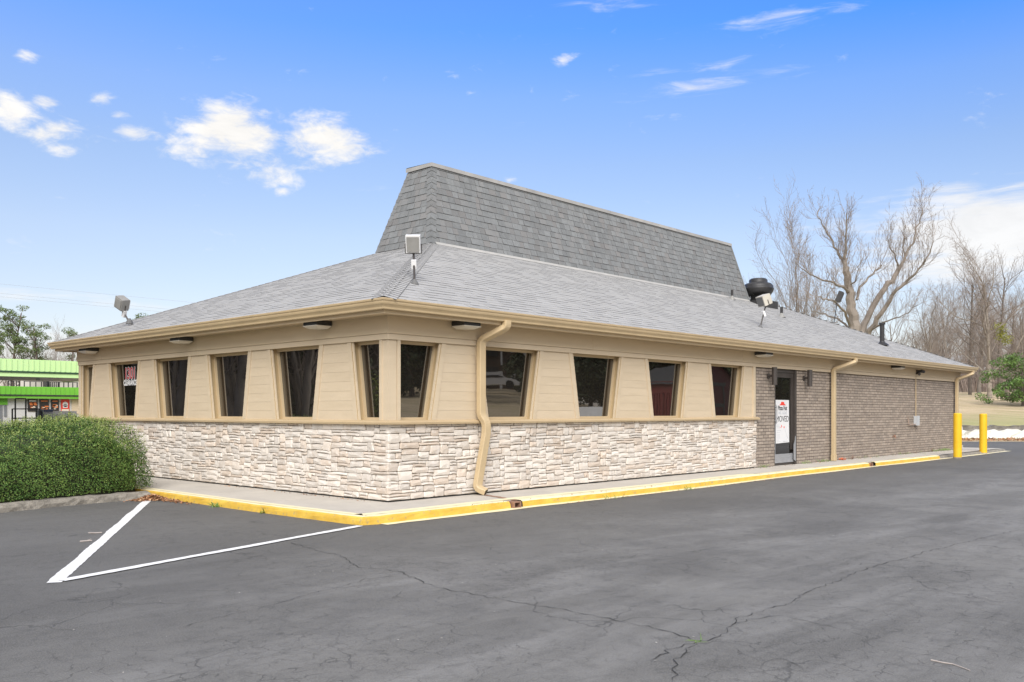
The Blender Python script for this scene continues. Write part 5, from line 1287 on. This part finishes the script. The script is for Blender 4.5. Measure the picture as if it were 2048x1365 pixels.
# far white house glimpsed between trunks
FH = thing('white_house', 'white house glimpsed between the trunks beyond the field', 'house', at_tree(1930, 100))
p = at_tree(1930, 100)
q = MB(); q.obox(p+Vector((0, 0, 1.4)), (rdir, vdir, (0,0,1)), (2.2, 2, 1.8)); q.build('wall', M_white, FH)
q = MB(); q.add([p+rdir*x+vdir*y+Vector((0,0,z)) for x, y, z in ((-2.6,-2.3,3.2),(2.6,-2.3,3.2),(2.6,2.3,3.2),(-2.6,2.3,3.2),(-2.6,0,4.4),(2.6,0,4.4))], [(0,1,5,4),(2,3,4,5),(0,4,3),(1,2,5)]); q.build('roof', M_grey, FH)
q = MB(); q.obox(p+rdir*.4-vdir*2.02+Vector((0,0,.7)), (rdir, vdir, (0,0,1)), (.5, .03, .5)); q.build('window', M_black, FH)

# ------------------------------------------------------------------ gas station
GY = 48.0
CAN = thing('fuel_canopy', 'long fuel station canopy with pale green ribbed fascia at the left edge', 'canopy', (8, GY, 0))
zt, zb_ = 4.32, 3.30
q = MB(); q.box((-14, GY, zb_), (17.5, GY+.12, zt)); q.box((17.4, GY+.12, zb_), (17.5, GY+9, zt)); q.build('fascia', M_green1, CAN)
q = MB(); x = -14
while x < 17.5: q.box((x, GY-.035, zb_+.36), (x+.06, GY-.001, zt-.02)); x += .30
q.build('fascia_ribs', M_green1, CAN)
q = MB(); q.box((-14, GY-.05, zb_+.235), (17.5, GY-.002, zb_+.33)); q.build('dark_stripe', mat('dark_green_stripe', (.03, .08, .04), rough=.4), CAN)
q = MB(); q.box((-14, GY+.12, zb_+.05), (17.4, GY+9, zb_+.12)); q.build('ceiling', mat('canopy_soffit', (.55, .52, .48), (.48, .45, .42), 1, .6), CAN)
for x in (11.2, 13.6):
    q = MB(); q.box((x, GY+2.2, zb_-.12), (x+.75, GY+2.9, zb_+.05)); q.build('ceiling_lamp', M_pwhite, CAN)
pcol = pp(44, 800, 49.5)
for dx in (0, -8):
    q = MB(); q.box((pcol.x-.28+dx, GY+1.2, -.0), (pcol.x+.28+dx, GY+1.7, zb_+.06)); q.build('pillar', mat('grey_pillar', (.07, .068, .068), (.09, .088, .088), 2, .5), CAN)
SY = 62.0
STO = thing('store_building', 'white fuel station store with bright green ribbed band under the canopy', 'store', (12, SY, 0))
q = MB(); q.box((-10, SY, 0), (30, SY+8, 2.24)); q.build('wall', M_pwhite, STO)
q = MB(); q.box((-10, SY-.5, 2.22), (30, SY+.0, 3.08)); q.build('green_band', M_green2, STO)
q = MB(); x = -10
while x < 30: q.box((x, SY-.54, 2.50), (x+.08, SY-.5, 3.05)); x += .34
q.build('band_ribs', M_green2, STO)
q = MB(); q.box((-10, SY-.56, 2.40), (30, SY-.5, 2.49)); q.build('band_stripe', M_black, STO)
xl = pplane(1, SY, 0, 0).x; X = lambda px, pl_=SY: pplane(1, pl_, px, 800).x
q = MB(); q.box((X(-40), SY-.08, 1.75), (X(14.5), SY-.01, 2.22)); q.build('green_door_header', M_green2, STO)
q = MB(); q.box((X(-20), SY-.06, .0), (X(4), SY-.01, 1.7)); q.box((X(8), SY-.06, .9), (X(13), SY-.01, 1.7)); q.build('entry_door', mat('grey_glass_far', (.20, .21, .22), rough=.2), STO)
q = MB(); q.box((X(143), SY-.05, 1.1), (X(165), SY-.01, 2.2)); q.build('beige_panel', M_cream, STO)
# rooftop railing behind the band
q = MB()
for a, c in ((48, 96), (100, 118), (118, 156), (16, 40)):
    x0, x1 = X(a, 63), X(c, 63); z0, z1 = 3.05, 3.52
    q.box((x0, 63, z1-.04), (x1, 63.06, z1)); k = x0
    while k <= x1: q.box((k, 63, z0), (k+.06, 63.06, z1)); k += (x1-x0)/4-.02
q.build('roof_rail', M_black, STO)
q = MB(); q.box((X(94, 63.2), 63.2, 3.05), (X(99, 63.2), 64, 3.75)); q.build('roof_unit', M_black, STO)
q = MB(); q.box((X(60, 64), 64, 3.05), (X(160, 64), 66, 3.62)); q.build('roof_parapet', mat('parapet_beige', (.5, .46, .40), rough=.7), STO)
def wposter(a, c, kind, lab):
    x0, x1 = X(a, SY-.06), X(c, SY-.06); y = SY-.06; z0, z1 = 1.27, 2.17
    t = thing('window_poster', lab, 'poster', ((x0+x1)/2, y, z0)); q = MB(); q.box((x0, y, z0), (x1, y+.03, z1)); q.build('sheet', M_redp if kind == 'r' else M_blackp, t)
    rr = random.Random(int(a)); xm = (x0+x1)/2; w_ = (x1-x0)
    if kind == 'r':
        q = MB(); q.tube([(xm, y-.004, 1.80), (xm, y-.001, 1.80)], w_*.32, 16); q.box((xm-w_*.28, y-.004, 1.55), (xm+w_*.28, y-.001, 1.72)); q.build('white_print', M_paper, t)
        q = MB(); q.box((xm-w_*.18, y-.006, 1.77), (xm+w_*.18, y-.005, 1.83)); q.build('black_print', M_blackp, t)
        q = MB(); q.box((x0+.05, y-.004, 1.30), (x1-.05, y-.001, 1.45)); q.build('product_print', M_cream2, t)
    else:
        q = MB(); q.box((x0+.1, y-.004, 2.0), (x1-.1, y-.001, 2.08)); q.build('title_print', M_paper if kind == 'w' else M_orange, t)
        q = MB()
        for k in range(5): a_ = x0+.1+rr.random()*(w_-.4); z = 1.35+rr.random()*.5; q.box((a_, y-.004, z), (a_+.28, y-.001, z+.09))
        q.build('product_print', M_orange, t)
        q = MB()
        for k in range(3): a_ = x0+.1+rr.random()*(w_-.3); z = 1.32+rr.random()*.5; q.box((a_, y-.006, z), (a_+.15, y-.005, z+.06))
        q.build('accent_print', M_cream2, t)
wposter(55.5, 75.5, 'w', 'dark food poster with white title, leftmost on the store wall'); wposter(79, 98, 'o', 'dark food poster with orange title, second on the store wall')
wposter(102, 118, 'y', 'narrow dark food poster left of the red one'); wposter(122, 139, 'r', 'red poster with a white round print, rightmost on the store wall')
# propane style cage, ice chest, low white wall
y_ = 56.0; Xc = lambda px: pplane(1, y_, px, 800).x
CG = thing('metal_rack', 'black open metal rack standing behind the canopy pillar', 'rack', (Xc(50), y_, 0))
for nm, (a, c, z0, z1) in {'upright': (25, 25, 0, 1.46), 'upright_b': (80, 80, 0, 1.46), 'upright_c': (31, 31, 0, 2.1), 'upright_d': (52, 52, 0, 2.1), 'upright_e': (73, 73, .0, 1.46)}.items():
    q = MB(); x0 = Xc(a); q.box((x0-.04, y_, z0), (x0+.04, y_+.08, z1)); q.build('upright', M_black, CG)
for z in (.05, .78, 1.40):
    q = MB(); q.box((Xc(25)+.045, y_+.01, z), (Xc(80)-.045, y_+.07, z+.07)); q.build('crossbar', M_black, CG)
q = MB(); q.box((Xc(31), y_+.01, 2.1), (Xc(52), y_+.07, 2.17)); q.build('crossbar', M_black, CG)
IC = thing('ice_chest', 'grey ice chest with a dark blue header by the store wall', 'ice chest', (Xc(97), y_, 0))
q = MB(); q.box((Xc(87), y_, 0), (Xc(106), y_+1, 1.42)); q.build('cabinet', mat('ice_grey', (.33, .34, .37), (.28, .29, .32), 2, .4), IC)
q = MB(); q.box((Xc(88), y_-.03, 1.25), (Xc(105.5), y_-.001, 1.40)); q.build('header', M_blue, IC)
for k in range(3): q = MB(); q.box((Xc(88.5), y_-.02, .2+k*.34), (Xc(105), y_-.001, .48+k*.34)); q.build('door_panel', mat('ice_grey2', (.40, .41, .44), rough=.4), IC)
q = MB(); q.box((Xc(107.5), y_+1, 0), (Xc(165), y_+1.2, 1.30)); tag(q.build('low_white_wall', M_pwhite), 'low plain white wall right of the ice chest, seen just over the hedge', 'low wall')
q = MB(); q.box((Xc(81), y_+.3, 0), (Xc(86), y_+.6, 1.35)); tag(q.build('propane_locker', mat('locker_dark', (.08, .09, .12), rough=.5)), 'narrow dark blue locker between the rack and the ice chest', 'locker')
sheet('forecourt_kerb', [(-8, 53.2), (9.9, 53.2), (9.9, 53.5), (-8, 53.5)], .02, M_yel)

# ------------------------------------------------------------------ power lines
def wire(a, c, sag, lab, r=.008):
    a, c = Vector(a), Vector(c); pts = [a.lerp(c, t/16)-Vector((0, 0, sag*4*(t/16)*(1-t/16))) for t in range(17)]; q = MB(); q.tube(pts, r, 4); tag(q.build('power_line', mat('wire_grey', (.35, .36, .38), rough=.6)), lab, 'power line')
wire(pp(-500, 520, 75), pp(900, 655, 95), .0, 'highest of the three faint wires at the far left')
wire(pp(-500, 540, 75), pp(900, 672, 95), .0, 'middle of the three faint wires at the far left')
wire(pp(-500, 547, 75), pp(900, 678, 95), .0, 'lowest of the three faint wires at the far left')
wire(pp(1400, 625, 60), pp(2300, 532, 60), .0, 'single wire crossing in front of the bare trees', .009)

# ------------------------------------------------------------------ what the windows mirror: street side behind the camera
def mp(px, y, t, axis=1):
    p = pp(px, y, t); return Vector((p.x, -p.y, p.z)) if axis == 1 else Vector((-p.x, p.y, p.z))
SHD = mp(1380, 824, 27); zg = gz(SHD.x, SHD.y, 0, 0)
# shed
sa = mp(1270, 824, 42); sb = mp(1395, 824, 36); sc_ = mp(1486, 824, 40)
SH = thing('red_shed', 'red wooden shed with black roof and black framed door, mirrored in the right hand windows', 'shed', (sb.x, sb.y, .5))
def P3(p, z): return (p.x, p.y, z)
q = MB(); e1_ = sa-sb; e2_ = sc_-sb; sd_ = sa+e2_
z0, ze, zr = .3, 2.55, 3.35; gm = (sb+sc_)/2; gmb = gm+e1_
q.add([P3(sa, z0), P3(sb, z0), P3(sc_, z0), P3(sd_, z0), P3(sa, ze), P3(sb, ze), P3(sc_, ze), P3(sd_, ze), P3(gm, zr), P3(gmb, zr)], [(0,1,5,4), (1,2,6,8,5), (2,3,7,6), (3,0,4,9,7)]); q.build('wall', M_red, SH)
q = MB(); ov = e2_.normalized()*.25
q.add([P3(sb-ov-e1_.normalized()*.2, ze-.12), P3(sa-ov, ze-.12), P3(gmb, zr+.05), P3(gm-e1_.normalized()*.2, zr+.05), P3(sc_+ov-e1_.normalized()*.2, ze-.12), P3(sd_+ov, ze-.12)], [(0,1,2,3), (3,2,5,4)]); q.build('roof', M_shroof, SH)
q = MB(); u_ = e2_.normalized(); nn_ = -e1_.normalized()*.04
def on_face(a, z): return tuple(gm+u_*a+nn_+Vector((0,0,0)))[:2]+(z,)
for (a0, a1, za, zb2) in ((-.85, -.7, .6, 2.35), (.7, .85, .6, 2.35), (-1.0, 1.0, 2.35, 2.5), (-.7, .7, 1.45, 1.6)):
    q.add([on_face(a0, za), on_face(a1, za), on_face(a1, zb2), on_face(a0, zb2)], [(0,1,2,3)])
q.build('door_frame', M_black, SH)
# plank lines on the side
q = MB(); L_ = e1_.length; k = .3
while k < L_: p = sb+e1_.normalized()*k-e2_.normalized()*.02; q.box((p.x-.02, p.y-.02, .4), (p.x+.02, p.y+.02, 2.05)); k += .3
q.build('battens', M_red, SH)
# apartment block
ap = mp(1000, 824, 92); AB = thing('apartment_block', 'brown brick apartment block with white balconies, mirrored in the window by the downspout', 'apartment block', (ap.x, ap.y, 3))
ud = Vector((VX*0+RX, -RY, 0)).normalized(); vd = Vector((VX, -VY, 0)).normalized()
def ob(c, hu, hd, hz, m, nm): q = MB(); q.obox(c, (ud, vd, (0,0,1)), (hu, hd, hz)); q.build(nm, m, AB)
c0 = mp(1000, 824, 94)
ob(Vector((c0.x, c0.y, 7.2))-ud*4, 6.5, 3, 4.4, M_apt, 'wall')
for k, z in enumerate((5.2, 8.4)):
    ob(Vector((c0.x, c0.y, z))-ud*1.2-vd*3.1, 1.6, .1, .12, M_white, 'balcony_slab')
    for s_ in (-1.5, 1.5): ob(Vector((c0.x, c0.y, z-1.2))-ud*(1.2+s_)-vd*3.1, .12, .1, 1.2, M_white, 'balcony_post')
for z in (5, 8):
    ob(Vector((c0.x, c0.y, z))+ud*1.8-vd*3.1, .45, .1, .8, M_white, 'window_panel')
    ob(Vector((c0.x, c0.y, z-.2))-ud*1.2-vd*3.05, 1.1, .05, 1.0, M_black, 'window')
c1 = mp(1052, 824, 110); ob(Vector((c1.x, c1.y, 6.5)), 3.0, 2, 2.6, M_beige, 'pale_wing')
# white car
cc = mp(990, 790, 76); cz = gz(cc.x, cc.y, 0, 0) if True else 3
CARZ = CZ+(HY-777)/FPX*76
CAR = thing('parked_car', 'white low coupe parked on the far street, mirrored in the window by the downspout', 'car', (cc.x, cc.y, CARZ))
def cp(a, b_, z): return cc.xy.to_3d()+ud*a+vd*b_+Vector((0, 0, CARZ+z))
prof_c = [(-2.3, .25), (-2.3, .55), (-2.15, .8), (-1.3, .88), (-.6, 1.22), (.4, 1.24), (1.15, .86), (2.0, .72), (2.25, .5), (2.25, .25)]
q = MB(); n = len(prof_c); q.add([cp(a, -.85, z) for a, z in prof_c]+[cp(a, .85, z) for a, z in prof_c], [tuple(range(n)), tuple(range(2*n-1, n-1, -1))]+[(i, (i+1)%n, (i+1)%n+n, i+n) for i in range(n)]); q.build('body', M_carw, CAR)
q = MB(); q.add([cp(a, -.87, z) for a, z in ((-1.15, .9), (-.55, 1.15), (.35, 1.16), (.95, .88))], [(0,1,2,3)]); q.build('side_window', M_black, CAR)
for a in (-1.4, 1.45): q = MB(); q.tube([cp(a, -.88, .3), cp(a, -.6, .3)], .32, 14); q.build('wheel', M_tyre, CAR)
# street beyond
q = MB(); vs = []
for a in (-40, 60):
    for t_ in (68, 72): p = Vector((CX, -CY, 0))+vd*t_+ud*a; p = Vector((p.x, p.y, 0)); vs.append((p.x, p.y, CARZ-.05+0.0*a))
# evergreen and bare trees mirrored in the panes
ev = clump_tree('evergreen', 11, [(random.uniform(-2.2, 2.2), random.uniform(-2.2, 2.2), random.uniform(1.2, 10.5), random.uniform(.9, 1.7)) for k in range(40)], 170, .42, M_dark, M_bark2, 20, .2, .75, False)
rr = random.Random(51); first = True
def ev_tree(p, s_, lab, grp):
    global EV0, first
    z = max(0, gz(p.x, p.y, (p.x-CX)*VX+(p.y-CY)*VY, 0))
    if first: EV0 = leafy('evergreen_tree', ev, lab, 'tree', (p.x, p.y, z-.2), s_, rr.uniform(0, 6), grp); first = False; return
    copy_tree(EV0, (p.x, p.y, z-.2), rr.uniform(0, 6), s_, lab, grp)
for px, t_ in ((1185, 62), (1212, 66), (1240, 70), (1290, 62), (1330, 55), (1420, 60), (1460, 52), (1500, 60), (1100, 80), (860, 70), (830, 60), (800, 66), (890, 85), (1550, 60), (1600, 62)):
    ev_tree(mp(px, 824, t_), rr.uniform(.8, 1.1), 'dark evergreen across the street, mirrored in the windows', 'evergreens across the street')
for k in range(12):
    px = rr.uniform(780, 1600); p = mp(px, 824, rr.uniform(60, 100)); key = rr.choice('abe'); z = gz(p.x, p.y, (p.x-CX)*VX+(p.y-CY)*VY, 0)
    copy_tree(PROTO[key], (p.x, p.y, z-.2), rr.uniform(0, 6), rr.uniform(.8, 1.1), 'bare tree across the street, mirrored in the windows', 'bare trees across the street')
for k in range(34):
    px = 150+k*19; t_ = rr.uniform(32, 52); ev_tree(mp(px, 824, t_, 0), rr.uniform(.75, 1.1), 'dark evergreen in the wood across the lot, mirrored in the side windows', 'wood across the lot')
for k in range(30):
    px = rr.uniform(150, 800); p = mp(px, 824, rr.uniform(26, 40), 0); key = rr.choice('abce')
    copy_tree(PROTO[key], (p.x, p.y, -.1), rr.uniform(0, 6), rr.uniform(.7, 1.0), 'bare tree at the edge of the lot, mirrored in the side windows', 'bare trees at the edge of the lot')
gp2 = mp(752, 824, 22, 0)
leafy('yellow_bush', clump_tree('yb', 2.0, bush_clumps(8, .8, 2.1, 16), 500, .12, mat('yellow_green_leaf', (.22, .24, .03), (.13, .16, .03), 2, .6, vary=.3), M_bark2, 8, .06), 'yellow green bush mirrored in the corner side window', 'bush', (gp2.x, gp2.y, 0))
q = MB(); a_ = mp(1150, 824, 30); c_ = mp(1240, 824, 27); t_ = (c_-a_).normalized()
q.obox(((a_.x+c_.x)/2, (a_.y+c_.y)/2, .65), (t_, t_.cross(Vector((0,0,1))), (0,0,1)), ((c_-a_).length/2, .15, .75)); tag(q.build('low_white_wall', M_wash), 'stained white low wall across the lot, mirrored in the middle window', 'low wall')
